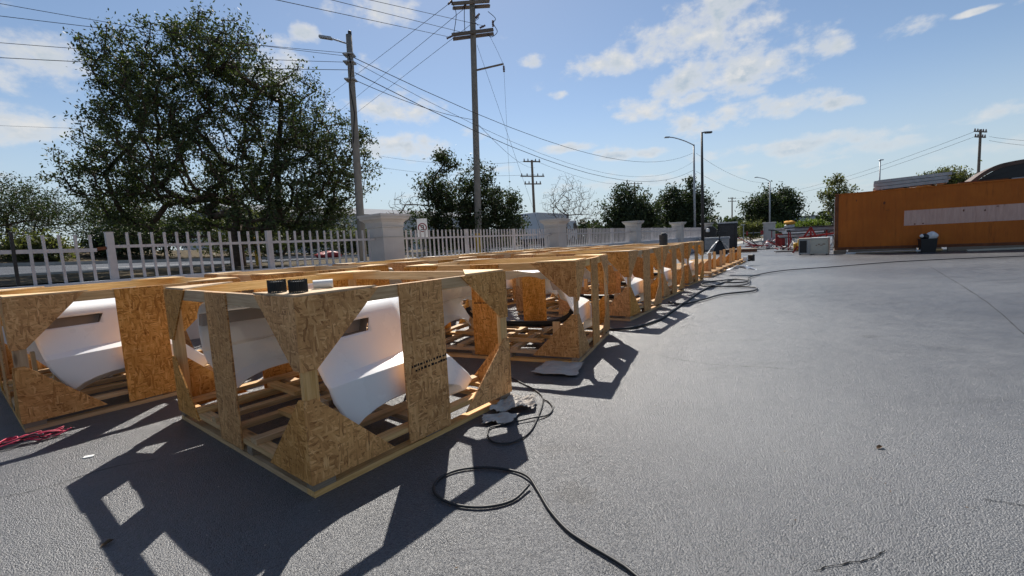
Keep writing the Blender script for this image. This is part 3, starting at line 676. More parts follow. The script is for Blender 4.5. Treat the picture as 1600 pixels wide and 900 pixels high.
# scraps: a few loose leaves and chips
b = MB().prism([(-.035, -.012), (-.02, -.022), (.03, -.018), (.036, .0), (.02, .02), (-.03, .018)], .002, .008); tag(b.build('white_chip', 'white_paint', None, (-3.32, 3.29, 0), (0, 0, .4)), 'small white chip on the asphalt left of the nearest crate', 'debris')
rnd = random.Random(12); bits = MB()
for i in range(260):
    x = rnd.uniform(-3, 6); y = rnd.uniform(1.3, 8) ** 1.0; s_ = rnd.uniform(.003, .010); a = rnd.uniform(0, 6); z = .0045
    bits.add([(x + math.cos(a + q * 1.57 + rnd.uniform(-.4, .4)) * s_ * (1 if q % 2 else .45), y + math.sin(a + q * 1.57) * s_ * (1 if q % 2 else .45), z + rnd.uniform(0, .006)) for q in range(4)], [(0, 1, 2, 3)])
o = bits.build('litter_bits', 'leaf_litter'); tag(o, 'scattered leaf bits and grit on the asphalt', 'litter'); o['kind'] = 'stuff'
rnd = random.Random(5); bits = MB()
for i in range(420):
    x = rnd.uniform(-3, 5); y = rnd.uniform(1.2, 5.5); s_ = rnd.uniform(.002, .005); a = rnd.uniform(0, 6)
    bits.add([(x + math.cos(a + q * 2.1) * s_, y + math.sin(a + q * 2.1) * s_, .001) for q in range(3)] + [(x, y, s_ * 1.1)], [(0, 1, 3), (1, 2, 3), (2, 0, 3)])
o = bits.build('loose_grit', 'beige'); tag(o, 'loose pale grit scattered on the asphalt', 'grit'); o['kind'] = 'stuff'
for x, y, a, lab in ((2.35, 2.78, .4, 'curled dry leaf lying alone on the asphalt right of the hose'), (-2.2, 2.2, 1.2, 'dark dry leaf in the shadow of the nearest crate')):
    vs = [(-.03, 0, .004), (-.01, -.014, .012), (.02, -.012, .02), (.034, 0, .006), (.02, .012, .018), (-.01, .014, .012), (0, 0, .003)]
    tag(link('dry_leaf', mesh_from('dry_leaf', vs, [(0, 1, 6), (1, 2, 6), (2, 3, 6), (3, 4, 6), (4, 5, 6), (5, 0, 6)]), 'leaf_litter', None, (x, y, 0), (0, 0, a)), lab, 'leaf')

# ------------------------------------------------------------------ orange container and what stands on and beside it
CA = math.atan2(-4.05, 5.5)
ct = thing('shipping_container', 'long weathered orange shipping container with a pale band', 'container', (17.43, 23.9, .0), CA)
Z0, Z1, LC, WC = .20, 3.17, 12.19, 2.44
b = MB()   # corrugated front side
prof = []; x = .12; pitch = .278
while x < LC - .12 - pitch:
    prof += [(x, .0), (x + .07, .0), (x + .139, .016), (x + .209, .016)]; x += pitch
prof.append((LC - .12, 0))
def corr(b, prof, y0, z0, z1, off=0):
    vs = [(x_, y0 + yy + off, z0) for x_, yy in prof] + [(x_, y0 + yy + off, z1) for x_, yy in prof]; n = len(prof)
    b.add(vs, [(i, i + 1, n + i + 1, n + i) for i in range(n - 1)])
corr(b, prof, .03, Z0 + .14, Z1 - .06); b.build('side_panel', 'container_orange', ct)
b = MB(); corr(b, prof, WC - .07, Z0 + .14, Z1 - .06); b.build('side_panel', 'container_orange', ct)
for y in (0, WC - .08):
    MB().box(.16, LC - .16, y, y + .08, Z0, Z0 + .139).build('bottom_rail', 'rust', ct); MB().box(.16, LC - .16, y, y + .08, Z1 - .059, Z1 - .003).build('top_rail', 'container_orange', ct)
for x in (0, LC - .16):
    for y in (0, WC - .16):
        MB().box(x + .003, x + .157, y + .003, y + .157, Z0 + .12, Z1 - .12).build('corner_post', 'rust', ct)
        for z in (Z0, Z1 - .12): MB().box(x, x + .16, y, y + .16, z, z + .12, .01).build('corner_casting', 'rust', ct)
MB().box(.1, LC - .1, .1, WC - .1, Z1 - .05, Z1 - .012).build('roof', 'container_orange', ct)
MB().box(.17, LC - .17, .1, WC - .1, Z0 + .02, Z0 + .10).build('floor', 'old_wood', ct)
for k in range(2):
    dr = MB().box(.02, .06, .17 + k * 1.05, 1.20 + k * 1.05, Z0 + .15, Z1 - .13).build('door', 'container_orange', ct)
    for y in (.4, .85): MB().tube([(-.01, y + k * 1.05, Z0 + .2), (-.01, y + k * 1.05, Z1 - .2)], .02, 8).build('lock_rod', 'galv', dr)
MB().box(.02, .06, WC / 2 - .0, WC / 2 + .01, Z0, Z0 + .14).build('door_sill', 'container_orange', ct)
pb = [(x_, yy) for x_, yy in prof if x_ >= 2.78]; pb[0] = (2.80, pb[0][1]); b = MB(); corr(b, pb, .03, 1.32, 2.06, -.003); b.build('painted_band', 'container_band', ct)
rnd = random.Random(4)
for x_, z, ww, hh in ((2.02, 2.52, .10, .16), (2.15, 2.15, .18, .02), (4.9, 1.9, .06, .12), (5.6, 1.85, .05, .1), (3.2, 1.38, .07, .07), (3.5, 1.39, .08, .05), (6.0, 2.0, .1, .04), (.9, 2.75, .04, .12), (8, 2.6, .1, .06)):
    pc = [(-ww / 2, 0), (-ww / 4, -hh / 2), (ww / 3, -hh / 2.4), (ww / 2, hh / 6), (ww / 8, hh / 2), (-ww / 3, hh / 3)]
    MB().add([(x_ + px, .022, z + pz) for px, pz in pc] + [(x_ + px, .026, z + pz) for px, pz in pc], [(0, 1, 2, 3, 4, 5)] + [(i, 6 + i, 6 + (i + 1) % 6, (i + 1) % 6) for i in range(6)]).build('rust_patch', 'rust', ct)
def cpt(l, dpt, z=0):
    v = Vector((17.43, 23.9, 0)) + Vector((math.cos(CA), math.sin(CA), 0)) * l + Vector((-math.sin(CA), math.cos(CA), 0)) * dpt; return (v.x, v.y, z)
# timbers the container rests on and timber in front
for i, (l, lab) in enumerate(((.25, 'dark timber block under the near left corner of the orange container'), (3.9, 'dark timber block under the middle of the orange container'), (8.0, 'dark timber block under the orange container right of the bin'), (11.9, 'dark timber block under the far right end of the orange container'))):
    t = thing('timber_block', lab, 'timber', cpt(l, -.15), CA, 'timbers under the container')
    for q in range(2): MB().box(-.28, .28, q * .0, 2.7, 0.0 + q * .1, .098 + q * .1, .008).build('beam', 'old_wood', t)
for i, (l0, l1, dd, z, mt, lab) in enumerate(((.5, 3.6, -.45, 0, 'white_paint', 'pale plank lying before the left end of the orange container'), (.9, 3.2, -.62, 0, 'old_wood', 'weathered plank lying lowest before the orange container'), (1.7, 4.2, -.30, .02, 'plywood', 'yellowish plank leaning low under the orange container'), (5.0, 7.6, -.35, 0, 'beige', 'beige plank lying right of the black bin'))):
    t = tag(MB().box(0, l1 - l0, -.09, .09, 0.001, .075, .006).build('plank', mt, None, cpt(l0, dd, z), (0, -.02, CA + R_(2 * i - 3))), lab, 'plank', 'planks along the container')
for i, (l0, l1) in enumerate(((.6, 3.3), (4.4, 7.4), (8.6, 11.5))):  # added beams that keep sunlight from showing through the gap under the container
    tag(MB().box(l0, l1, -.02, .16, 0.0, .195, .008).build('sun_block_beam', 'old_wood', None, cpt(0, .0), (0, 0, CA)), ('left', 'middle', 'right')[i] + ' added dark beam blocking the sun under the orange container', 'timber', 'added beams blocking sun under the container')
# grey profiled sheets on the roof
t = thing('sheet_stack', 'stack of grey metal channels on the container roof', 'metal stack', cpt(1.75, .5, Z1), CA, rot=(0, R_(-1.5), CA))
for q in range(3): MB().bar((.2 + q * 1.0, 0, .03), (.2 + q * 1.0, 1.2, .03), .09, .058).build('bearer', 'old_wood', t)
for q in range(3):
    for r in range(4):
        y = .02 + r * .3; z = .062 + q * .17; x0 = rnd.uniform(-.15, .1)
        MB().add([(x0 + xx, y + yy, z + zz) for xx in (0, 2.75) for yy, zz in ((0, .15), (0, 0), (.26, 0), (.26, .15), (.245, .15), (.245, .015), (.015, .015), (.015, .15))],
                 [(i, (i + 1) % 8, 8 + (i + 1) % 8, 8 + i) for i in range(8)] + [(0, 7, 6, 1), (1, 6, 5, 2), (2, 5, 4, 3), (8, 9, 14, 15), (9, 10, 13, 14), (10, 11, 12, 13)]).build('channel', 'galv', t)
# dark curved canopy on the roof
t = thing('curved_canopy', 'dark brown curved sheet metal canopy on the container roof', 'canopy', cpt(5.12, .3, Z1 - .01), CA)
arc = catmull([(0, .08, 0), (.2, .27, 0), (.45, .48, 0), (.78, .68, 0), (1.15, .78, 0), (1.9, .86, 0), (3.2, .93, 0), (4.7, .92, 0), (5.3, .5, 0)], 5)
arc = [(p_.x, p_.y) for p_ in arc]; inn = [(x_ * .985 + .04, z - .18) for x_, z in arc]
poly = arc + inn[::-1]
def extr(poly, y0, y1):
    n = len(poly); b = MB(); b.add([(x_, y0, z) for x_, z in poly] + [(x_, y1, z) for x_, z in poly], [tuple(range(n)), tuple(range(2 * n - 1, n - 1, -1))] + [(i, n + i, n + (i + 1) % n, (i + 1) % n) for i in range(n)]); return b
b = MB(); na = len(arc)
b.add([(x_, -.05, z) for x_, z in arc] + [(x_, -.05, z) for x_, z in inn] + [(x_, 2.0, z) for x_, z in arc] + [(x_, 2.0, z) for x_, z in inn],
      [(i, na + i, na + i + 1, i + 1) for i in range(na - 1)] + [(i, i + 1, 2 * na + i + 1, 2 * na + i) for i in range(na - 1)] + [(na + i, 3 * na + i, 3 * na + i + 1, na + i + 1) for i in range(na - 1)] + [(2 * na + i, 2 * na + i + 1, 3 * na + i + 1, 3 * na + i) for i in range(na - 1)] + [(0, 2 * na, 3 * na, na), (na - 1, 2 * na - 1, 4 * na - 1, 3 * na - 1)])
b.build('canopy_shell', 'brown_sheet', t)
extr([(x_ + .03, max(.0, z - .0)) for x_, z in inn] + [(5.2, .012), (.06, .012)], .0, .05).build('back_plate', 'black_plastic', t)
MB().box(-.35, 1.2, -.1, .6, .012, .07).build('base_board', 'rust', t); MB().box(1.3, 5.4, -.12, -.06, .012, .06).build('edge_strip', 'galv', t)
# black bin with a stuffed white sack
t = thing('trash_bin', 'black bin with a white and black sack in front of the container', 'bin', cpt(3.62, -.55), CA + .1)
MB().add([(sx * (.30 if z else .25), sy * (.28 if z else .23), z * .62) for z in (0, 1) for sx, sy in ((-1, -1), (1, -1), (1, 1), (-1, 1))], [(3, 2, 1, 0), (0, 1, 5, 4), (1, 2, 6, 5), (2, 3, 7, 6), (3, 0, 4, 7), (4, 5, 6, 7)]).build('bin_body', 'black_plastic', t)
MB().box(-.33, .33, -.31, .31, .621, .66, .02).build('rim', 'black_plastic', t)
def lump(sx, sy, sz, seed, n=10):
    rnd = random.Random(seed); b = MB(); vs = []; ph = [rnd.uniform(0, 6) for _ in range(6)]
    for i in range(n + 1):
        th = math.pi * i / n
        for k in range(14):
            a = 2 * math.pi * k / 14; r = 1 + .16 * math.sin(3 * a + ph[0] + 2 * th) + .12 * math.sin(5 * a + ph[1]) * math.sin(3 * th + ph[2]) + rnd.uniform(-.05, .05)
            vs.append((sx * r * math.sin(th) * math.cos(a), sy * r * math.sin(th) * math.sin(a), sz * (1 - math.cos(th)) / 2 * (1 + .1 * math.sin(2 * a + ph[3]))))
    return b.add(vs, [(i * 14 + k, i * 14 + (k + 1) % 14, (i + 1) * 14 + (k + 1) % 14, (i + 1) * 14 + k) for i in range(n) for k in range(14)])
lump(.22, .2, .36, 3).build('sack', 'plastic_film', t, (.15, -.05, .60), smooth=True); lump(.17, .17, .27, 5).build('black_sack', 'black_plastic', t, (-.12, -.1, .62), smooth=True); lump(.08, .07, .16, 7).build('rag', 'plastic_film', t, (-.25, -.2, .72), smooth=True)
# two old cabinets left of the container
for i, (l, dd, ww, hh, mt, lab) in enumerate(((-1.28, -.05, .62, .86, 'galv', 'dark fronted metal cabinet lying left of the container'), (-.62, -.35, .78, .88, 'beige', 'beige scuffed cabinet beside the left end of the container'))):
    t = thing('metal_cabinet', lab, 'cabinet', cpt(l, dd), CA - .12 * i, 'cabinets left of the container')
    MB().box(-ww / 2, ww / 2, -.3, .35, .05, hh, .015).build('body', mt, t); MB().box(-ww / 2 - .02, ww / 2 + .02, -.34, .37, hh + .001, hh + .05, .012).build('top', 'white_paint' if i else 'beige', t)
    if i == 0: MB().box(-.27, .06, -.318, -.301, .12, hh - .08).build('door', 'black_plastic', t); MB().box(.10, .28, -.318, -.301, .12, hh - .08).build('door', 'steel', t)
    else:
        dr = MB().box(-.33, .33, -.32, -.301, .10, hh - .06).build('door', 'beige', t)
        for q in range(4): MB().box(-.15 + .1 * q, -.08 + .12 * q, -.3215, -.3205, .5 + .05 * (q % 2), .53 + .06 * (q % 2)).build('scratch', 'rust', dr)
    for sx in (-1, 1):
        for yy in (-.25, .28): MB().box(sx * (ww / 2 - .06) - .03, sx * (ww / 2 - .06) + .03, yy - .03, yy + .03, 0, .05).build('foot', 'black_plastic', t)
# racks with tubing and red frames behind the cabinets
def rack(label, loc, rz, ln, wd, hh, legm, seed, load):
    t = thing('steel_rack', label, 'rack', loc, rz, 'racks of steel frames'); rnd = random.Random(seed)
    for x in (0, ln / 2, ln):
        for y in (0, wd): MB().bar((x, y, 0), (x, y, hh), .07).build('leg', legm, t)
        MB().bar((x, 0, .25), (x, wd, .25), .05).build('stretcher', legm, t)
    MB().box(-.1, ln + .1, -.1, wd + .1, hh + .001, hh + .06).build('top', 'dark_steel', t)
    for k in range(load):
        y = rnd.uniform(0, wd); x0 = rnd.uniform(-.3, .4); z = hh + .062 + .085 * (k // 3)
        MB().bar((x0, y, z + .04), (x0 + ln * rnd.uniform(.7, 1.05), y + rnd.uniform(-.06, .06), z + .04), .08).build('stock_bar', ('galv', 'white_paint', 'dark_steel', 'steel')[k % 4], t)
    for k in range(6):
        x = rnd.uniform(0, ln); MB().bar((x, rnd.uniform(0, wd), .03), (x + rnd.uniform(-.5, .5), rnd.uniform(0, wd), rnd.uniform(.4, hh - .1)), .05).build('stored_piece', ('steel', 'white_paint', legm)[k % 3], t)
    return t
rack('low rack with red legs and a black top beside the white gate pillar', (25.0, 42.5, 0), R_(-30), 3.2, 1.2, 1.35, 'red_paint', 1, 4)
rack('wide rack stacked with pale bars behind the cabinets', (22.3, 36.0, 0), R_(-34), 4.2, 1.4, 1.05, 'galv', 2, 9)
rack('dark rack piled with bars behind the tool chest', (23.6, 39.4, 0), R_(-32), 3.6, 1.3, 1.2, 'dark_steel', 6, 10)
rack('low red legged rack of stacked bars close behind the cabinets', (20.2, 33.2, 0), R_(-34), 3.4, 1.2, .8, 'red_paint', 8, 10)
rack('red steel rack with long tubes left of the orange container', (18.9, 30.2, 0), R_(-36), 4.2, 1.5, 1.25, 'red_paint', 3, 8)
t = thing('red_tool_chest', 'dark red upright tool chest in front of the racks', 'tool chest', (22.6, 37.2, 0), R_(-30))
MB().box(-.35, .35, -.3, .3, .12, 1.05, .02).build('body', 'red_paint', t); MB().box(-.37, .37, -.32, .32, 1.052, 1.10, .015).build('lid', 'red_paint', t)
for q in range(4): MB().box(-.31, .31, -.315, -.301, .16 + q * .22, .35 + q * .22).build('drawer', 'red_paint', t)
for sx in (-1, 1):
    for sy in (-1, 1): MB().lathe([(.05, 0), (.06, .02), (.06, .09), (.03, .118)], 12, (sx * .26, sy * .22, 0)).build('caster', 'black_plastic', t)
t = thing('engine_stand', 'red angled steel stand with a yellow tank by the container end', 'stand', (17.3, 27.2, 0), R_(-36))
for a_, b_ in (((0, 0, 0), (.9, 0, 1.5)), ((1.6, 0, 0), (.9, 0, 1.5)), ((.2, 0, .35), (1.45, 0, .35)), ((.9, -.5, .05), (.9, .5, .05)), ((.9, 0, .05), (.9, 0, 1.5)), ((.3, 0, .9), (2.2, 0, 1.1))): MB().bar(a_, b_, .10).build('member', 'red_paint', t)
MB().lathe([(.05, .36), (.2, .40), (.2, .78), (.05, .84)], 14, (.45, -.2, 0)).build('tank', 'yellow_paint', t)
rnd = random.Random(77)
for k, (x, y, lab) in enumerate(((18.2, 29.0, 'nearest heap of welded frames beside the container end'), (19.6, 34.6, 'heap of welded frames between the low racks'), (21.9, 38.6, 'heap of welded frames beside the red tool chest'), (24.6, 44.0, 'farthest heap of welded frames near the gate pillar'))):
    t = thing('frame_heap', lab, 'scrap frames', (x, y, 0), rnd.uniform(-.8, -.3), 'heaps of welded frames')
    for q in range(9):
        a0 = Vector((rnd.uniform(-.8, .8), rnd.uniform(-.5, .5), .05 + rnd.uniform(0, .25))); MB().bar(a0, a0 + Vector((rnd.uniform(-1.2, 1.2), rnd.uniform(-.5, .5), rnd.uniform(.0, .8))), .06).build('bar', ('red_paint', 'galv', 'white_paint', 'dark_steel')[q % 4], t)
    MB().box(-.8, .8, -.4, .4, .0, .06).build('base_frame', 'dark_steel', t); MB().lathe([(.12, .06), (.16, .1), (.16, .5), (.1, .56)], 12, (.4, .1, 0)).build('canister', ('yellow_paint', 'white_paint', 'red_paint', 'galv')[k], t)
t = thing('low_trolley', 'low white trolley bed on the asphalt before the racks', 'trolley', (19.4, 32.0, 0), R_(-36)); MB().box(0, 2.0, 0, .7, .14, .22, .01).build('bed', 'white_paint', t)
for x in (.2, 1.8):
    for y in (.08, .62): MB().tube([(x, y - .03, .07), (x, y + .03, .07)], .068, 12).build('wheel', 'black_plastic', t)

# ------------------------------------------------------------------ things beyond the last crates
t = thing('tall_black_cabinet', 'tall black cabinet with a grey top standing beyond the last crates', 'cabinet', (18.75, 38.3, 0), R_(-28))
MB().box(-.72, .72, -.6, .6, .06, 2.2, .05).build('body', 'black_plastic', t); MB().box(-.76, .76, -.64, .64, 2.202, 2.32, .03).build('top', 'galv', t); MB().box(.60, .735, -.62, -.602, .1, 2.18).build('edge_trim', 'dark_steel', t)
MB().box(-.5, .5, -.625, -.602, .2, 2.05).build('door', 'dark_steel', t)
for sx in (-1, 1): MB().box(sx * .6 - .08, sx * .6 + .08, -.5, .5, 0, .06).build('foot', 'dark_steel', t)
t = thing('black_drum_machine', 'round black machine with a white lamp left of the tall black cabinet', 'machine', (17.5, 38.8, 0), R_(-28))
MB().lathe([(.3, 0), (.5, .05), (.5, .9), (.35, 1.0)], 18).build('base', 'dark_steel', t); MB().tube([(0, -.35, 1.5), (0, .35, 1.5)], .55, 20).build('drum', 'black_plastic', t); MB().lathe([(.05, 0), (.16, .05), (.14, .3), (.04, .34)], 12, (-.2, -.4, 1.55)).build('lamp', 'white_paint', t); MB().bar((0, 0, .9), (0, 0, 1.3), .2).build('neck', 'dark_steel', t)
t = thing('grey_work_box', 'long grey job box left of the tall black cabinet', 'box', (16.6, 36.2, 0), R_(-28)); MB().box(-1.1, 1.1, -.45, .45, .1, .95, .02).build('body', 'steel', t); MB().box(-1.15, 1.15, -.5, .5, .952, 1.12, .04).build('lid', 'galv', t)
for x in (-.9, .9): MB().box(x - .1, x + .1, -.4, .4, 0, .1).build('skid', 'old_wood', t)
t = thing('covered_stand', 'black stand under draped white plastic sheeting beyond the pallets', 'stand', (14.4, 30.6, 0), R_(-20))
MB().add([(-.5, -.3, 0), (.5, -.3, 0), (.3, .3, 0), (-.3, .3, 0), (.0, 0, 1.15)], [(3, 2, 1, 0), (0, 1, 4), (1, 2, 4), (2, 3, 4), (3, 0, 4)]).build('frame', 'black_plastic', t)
for sx in (-1, 1):
    b = MB(); n = 8; rnd = random.Random(sx + 5)
    b.add([(sx * (.05 + .75 * (i / n) ** 1.2), -.34 + .10 * math.sin(j * 1.3) + j * .09 + rnd.uniform(-.03, .03), .02 + .92 * (1 - (i / n) ** 1.6) + rnd.uniform(-.03, .03)) for i in range(n + 1) for j in range(7)], [(i * 7 + j, (i + 1) * 7 + j, (i + 1) * 7 + j + 1, i * 7 + j + 1) for i in range(n) for j in range(6)])
    b.build('plastic_sheet', 'plastic_film', t)
MB().bar((.0, 0, 1.1), (.1, 0, 1.75), .09).build('mast', 'black_plastic', t); MB().box(-.2, .45, -.08, .08, 1.35, 1.55, .02).build('head', 'black_plastic', t)
t = thing('dark_pallet_stack', 'low dark stack of boards beside the white covered stand', 'boards', (16.4, 31.6, 0), R_(-30))
for q in range(3): MB().box(-1.0, 1.0, -.5 + .0 * q, .5, .001 + q * .085, .08 + q * .085).build('board', 'old_wood' if q != 1 else 'rust', t)
# gate at the far end of the yard
t = thing('gate_pillar', 'pale square gate pillar beside the racks', 'pillar', (30.0, 51.5, 0), R_(-30)); MB().box(-.6, .6, -.5, .5, .12, 2.2).build('shaft', 'pillar_paint', t); MB().box(-.7, .7, -.6, .6, 0, .12).build('base', 'concrete', t); MB().box(-.68, .68, -.58, .58, 2.202, 2.36, .03).build('cap', 'pillar_paint', t)
t = thing('sliding_gate', 'open pale sliding gate frame with red plates at the yard entrance', 'gate', (26.4, 50.3, 0), math.atan2(.9, 2.9))
for a_, b_ in (((0, 0, 0), (0, 0, 2.2)), ((0, 0, .25), (3.0, 0, .25)), ((0, 0, 1.25), (3.0, 0, 1.25)), ((-.35, 0, 2.2), (.1, 0, 2.2)), ((3.0, 0, 0), (3.0, 0, 2.0))): MB().bar(a_, b_, .06 if a_[2] < 2 else .1).build('frame_bar', 'galv', t)
for x, ww in ((.45, .22), (2.6, .4)): MB().box(x - ww / 2, x + ww / 2, -.06, -.035, 1.0, 1.45).build('plate', 'red_paint', t)
MB().box(1.3, 1.4, -.06, -.035, .9, 1.5).build('plate', 'dark_steel', t)
t = thing('orange_covered_machine', 'small machine under an orange cover behind the gate pillar', 'machine', (29.5, 47.0, 0), 0); MB().box(-.35, .35, -.35, .35, 0, 1.9, .03).build('body', 'galv', t); lump(.5, .45, .42, 21).build('cover', 'orange_cloth', t, (0, 0, 1.9), smooth=True)

# ------------------------------------------------------------------ poles, lamps, sign, wires
def leaning(b, p0, p1, r0, r1, seg=14): return b.tube([tuple(Vector(p0).lerp(Vector(p1), i / 6)) for i in range(7)], [r0 + (r1 - r0) * i / 6 for i in range(7)], seg)
def rel(base, p): return tuple(Vector(p) - Vector(base))
# wooden service pole left of the pillar
B0 = (-4.17, 12.6, 1.0); t = thing('service_pole', 'weathered wooden pole with a small lamp arm left of the first pillar', 'pole', B0)
top = (-4.03, 12.6, 7.28); leaning(MB(), (0, 0, 0), rel(B0, top), .115, .078).build('shaft', 'concrete_pole', t, smooth=True)
MB().tube([rel(B0, (-4.03, 12.55, 7.02)), rel(B0, (-4.4, 12.5, 7.14)), rel(B0, (-4.55, 12.5, 7.18))], .022, 8).build('lamp_arm', 'galv', t)
MB().box(-.17, .17, -.06, .06, -.03, .03, .01).build('lamp_head', 'galv', t, rel(B0, (-4.62, 12.5, 7.2)), (0, .2, 0)); MB().lathe([(.03, 0), (.05, .02), (.05, .1), (.02, .12)], 10).build('photocell', 'dark_steel', t, rel(B0, (-4.0, 12.6, 7.27)))
for z in (6.75, 6.55, 6.1): MB().box(-.14, .14, -.14, .14, z - 1.0, z - .97).build('band', 'galv', t, (.115 * (z - 1) / 6.2, 0, 0))
MB().tube([(.12, -.12, 5.8), (.2, -.2, 5.4), (.1, -.16, 4.9), (.16, -.14, 4.2), (.06, -.15, 3.4)], .012, 6).build('cable_tail', 'wire', t)
# utility pole with two pairs of cross-arms
B1 = (-1.40, 20.0, .9); t = thing('utility_pole', 'tall utility pole with double cross-arms behind the round tree', 'utility pole', B1)
leaning(MB(), (0, 0, 0), rel(B1, (-1.02, 20.0, 12.6)), .155, .115).build('shaft', 'concrete_pole', t, smooth=True)
MB().lathe([(.172, 0), (.170, 1.1)], 16).build('yellow_base', 'yellow_paint', t)
for dy in (-.19, .19):
    MB().bar(rel(B1, (-1.95, 20 + dy - .25, 10.28)), rel(B1, (-.22, 20 + dy + .25, 10.63)), .09, .12).build('cross_arm', 'pole_wood', t)
    MB().bar(rel(B1, (-1.95, 20 + dy + .7, 12.0)), rel(B1, (-.32, 20 + dy - .6, 11.36)), .09, .12).build('cross_arm', 'pole_wood', t)
MB().bar(rel(B1, (-1.08, 20, 8.97)), rel(B1, (.15, 20, 9.18)), .06).build('side_arm', 'pole_wood', t)
ins = MB().lathe([(.02, -.14), (.05, -.12), (.025, -.07), (.055, -.05), (.025, 0), (.055, .02), (.025, .07), (.05, .1), (.02, .13)], 10).mesh('insulator'); ins.materials.append(M['insulator'])
for p_, r_ in (((-2.08, 19.8, 10.30), (0, 1.2, 0)), ((-1.5, 19.8, 10.44), (0, 1.2, 0)), ((-.66, 19.9, 10.70), (0, 1.2, 0)), ((-2.0, 20.2, 11.9), (0, .8, .3)), ((-1.4, 20, 11.6), (0, .8, .3)), ((-.85, 20, 11.2), (0, .8, .3)), ((-.22, 20.2, 10.95), (0, 0, 0)), ((.15, 20, 8.98), (0, 0, 0))): link('insulator', ins, None, t, rel(B1, p_), r_)
for pts in ([(-1.96, 19.8, 11.85), (-1.75, 19.9, 11.3), (-1.9, 19.8, 10.4)], [(-1.38, 19.9, 11.6), (-1.42, 19.9, 11.0), (-1.42, 19.85, 10.5)], [(-.8, 20, 11.15), (-1.0, 20, 11.0), (-.85, 20, 10.8)], [(-.4, 20, 11.35), (-.1, 20.1, 11.1), (-.2, 20.2, 10.95), (-.05, 20.2, 10.6), (-.3, 20.2, 10.4), (-.5, 20.2, 10.5)]):
    MB().tube(catmull([rel(B1, p_) for p_ in pts], 6), .014, 6).build('jumper', 'wire', t)
# lamps
def lamp(label, base, h, arms, r=.07, mt='dark_steel', head=True):
    t = thing('street_lamp', label, 'street lamp', base, 0, 'street lamps'); MB().tube([(0, 0, 0), (0, 0, h * .5), (0, 0, h)], [r * 1.3, r * 1.1, r * .8], 10).build('post', mt, t, smooth=True); MB().box(-r * 2.4, r * 2.4, -r * 2.4, r * 2.4, 0, .03).build('base_plate', mt, t)
    for a in arms:
        MB().tube(catmull([(0, 0, h - .05)] + a, 4), r * .5, 8).build('arm', mt, t, smooth=True); e = Vector(a[-1])
        MB().box(-.38, .1, -.13, .13, -.06, .05, .02).build('lamp_head', mt, t, e, (0, 0, 0))
    return t
lamp('black lamp post with a boxy head right of the fourth pillar', (14.3, 33.0, 0), 8.75, [[(.25, 0, 8.75), (.62, 0, 8.72)]], .095)
lamp('grey street lamp with a long left arm beside the black lamp post', (18.7, 45.0, 0), 10.25, [[(-.9, 0, 10.65), (-1.9, 0, 11.0), (-2.5, 0, 11.1)]], .10, 'galv')
lamp('grey street lamp in front of the big far tree on the right', (40.85, 70.0, 0), 9.0, [[(-.8, 0, 9.4), (-2.0, 0, 9.7)]], .10, 'galv')
lamp('small grey lamp left of the tall thin tree', (51.9, 80.0, 0), 7.0, [[(.3, 0, 7.05), (.8, 0, 7.05)]], .10, 'galv')
lamp('thin lamp mast rising behind the container roof', (45.5, 55.0, 0), 9.2, [[(.1, 0, 9.22), (.25, 0, 9.22)]], .08, 'galv')
def far_pole(label, base, h, arms, r=.14):
    t = thing('far_utility_pole', label, 'utility pole', base, R_(20), 'distant utility poles'); MB().tube([(0, 0, 0), (0, 0, h)], [r, r * .7], 8).build('shaft', 'pole_wood', t)
    for z, ln in arms:
        MB().bar((-ln, 0, z), (ln, 0, z), .14).build('cross_arm', 'pole_wood', t)
        for x in (-ln * .9, -ln * .45, ln * .45, ln * .9): MB().lathe([(.06, 0), (.09, .08), (.05, .3)], 8, (x, 0, z + .07)).build('insulator', 'insulator', t)
far_pole('distant utility pole with three cross-arms left of the leafless tree', (3.5, 60, 0), 12.3, [(12.1, 1.2), (10.2, 1.7), (9.2, 1.2)], .22); far_pole('distant utility pole showing above the third pillar trees', (34, 120, 0), 16, [(15.6, 2.4), (14.6, 1.6)], .2)
far_pole('tiny distant utility pole left of the gate', (74.9, 150, 0), 13, [(12.6, 1.7), (11.6, 1.7)], .25); far_pole('utility pole with cross-arms rising behind the orange container', (62.8, 60, 0), 13.2, [(12.9, 1.4), (12.2, 1.2)], .2)
# no parking sign, seen reversed
Bs = (-2.62, 13.6, 1.1); t = thing('no_parking_sign', 'white no parking sign with a reversed E in a dark red ring', 'sign', Bs, math.atan2(-13.6, 2.62) + math.pi / 2)
MB().box(-.155, .155, .0, .006, .70, 1.26).build('sign_plate', 'white_paint', t); MB().tube([(0, .03, 0), (0, .03, 1.2)], .022, 8).build('post', 'dark_steel', t)
b = MB(); n = 28
ring = lambda r, y: [(r * math.cos(2 * math.pi * k / n), y, .99 + r * math.sin(2 * math.pi * k / n)) for k in range(n)]
b.add(ring(.135, -.001) + ring(.105, -.001) + ring(.135, -.004) + ring(.105, -.004), [(2 * n + k, 2 * n + (k + 1) % n, 3 * n + (k + 1) % n, 3 * n + k) for k in range(n)] + [(k, (k + 1) % n, 2 * n + (k + 1) % n, 2 * n + k) for k in range(n)]); b.build('ring', 'sign_red', t)
b = MB()
for x0, x1, z0, z1 in ((.022, .046, .92, 1.06), (-.046, .022, 1.036, 1.06), (-.036, .022, .978, 1.0), (-.046, .022, .92, .944)): b.box(x0, x1, -.004, -.001, z0, z1)
b.build('letter', 'ink', t); MB().bar((-.085, -.0045, 1.075), (.085, -.0045, .905), .004, .024).build('slash', 'sign_red', t)
tag(MB().lathe([(.085, 0), (.085, .92), (.07, .97), (.03, .99)], 14).build('yellow_bollard', 'yellow_paint', None, (-7.9, 14.0, 1.1)), 'yellow bollard behind the fence right of the big tree trunk', 'bollard')
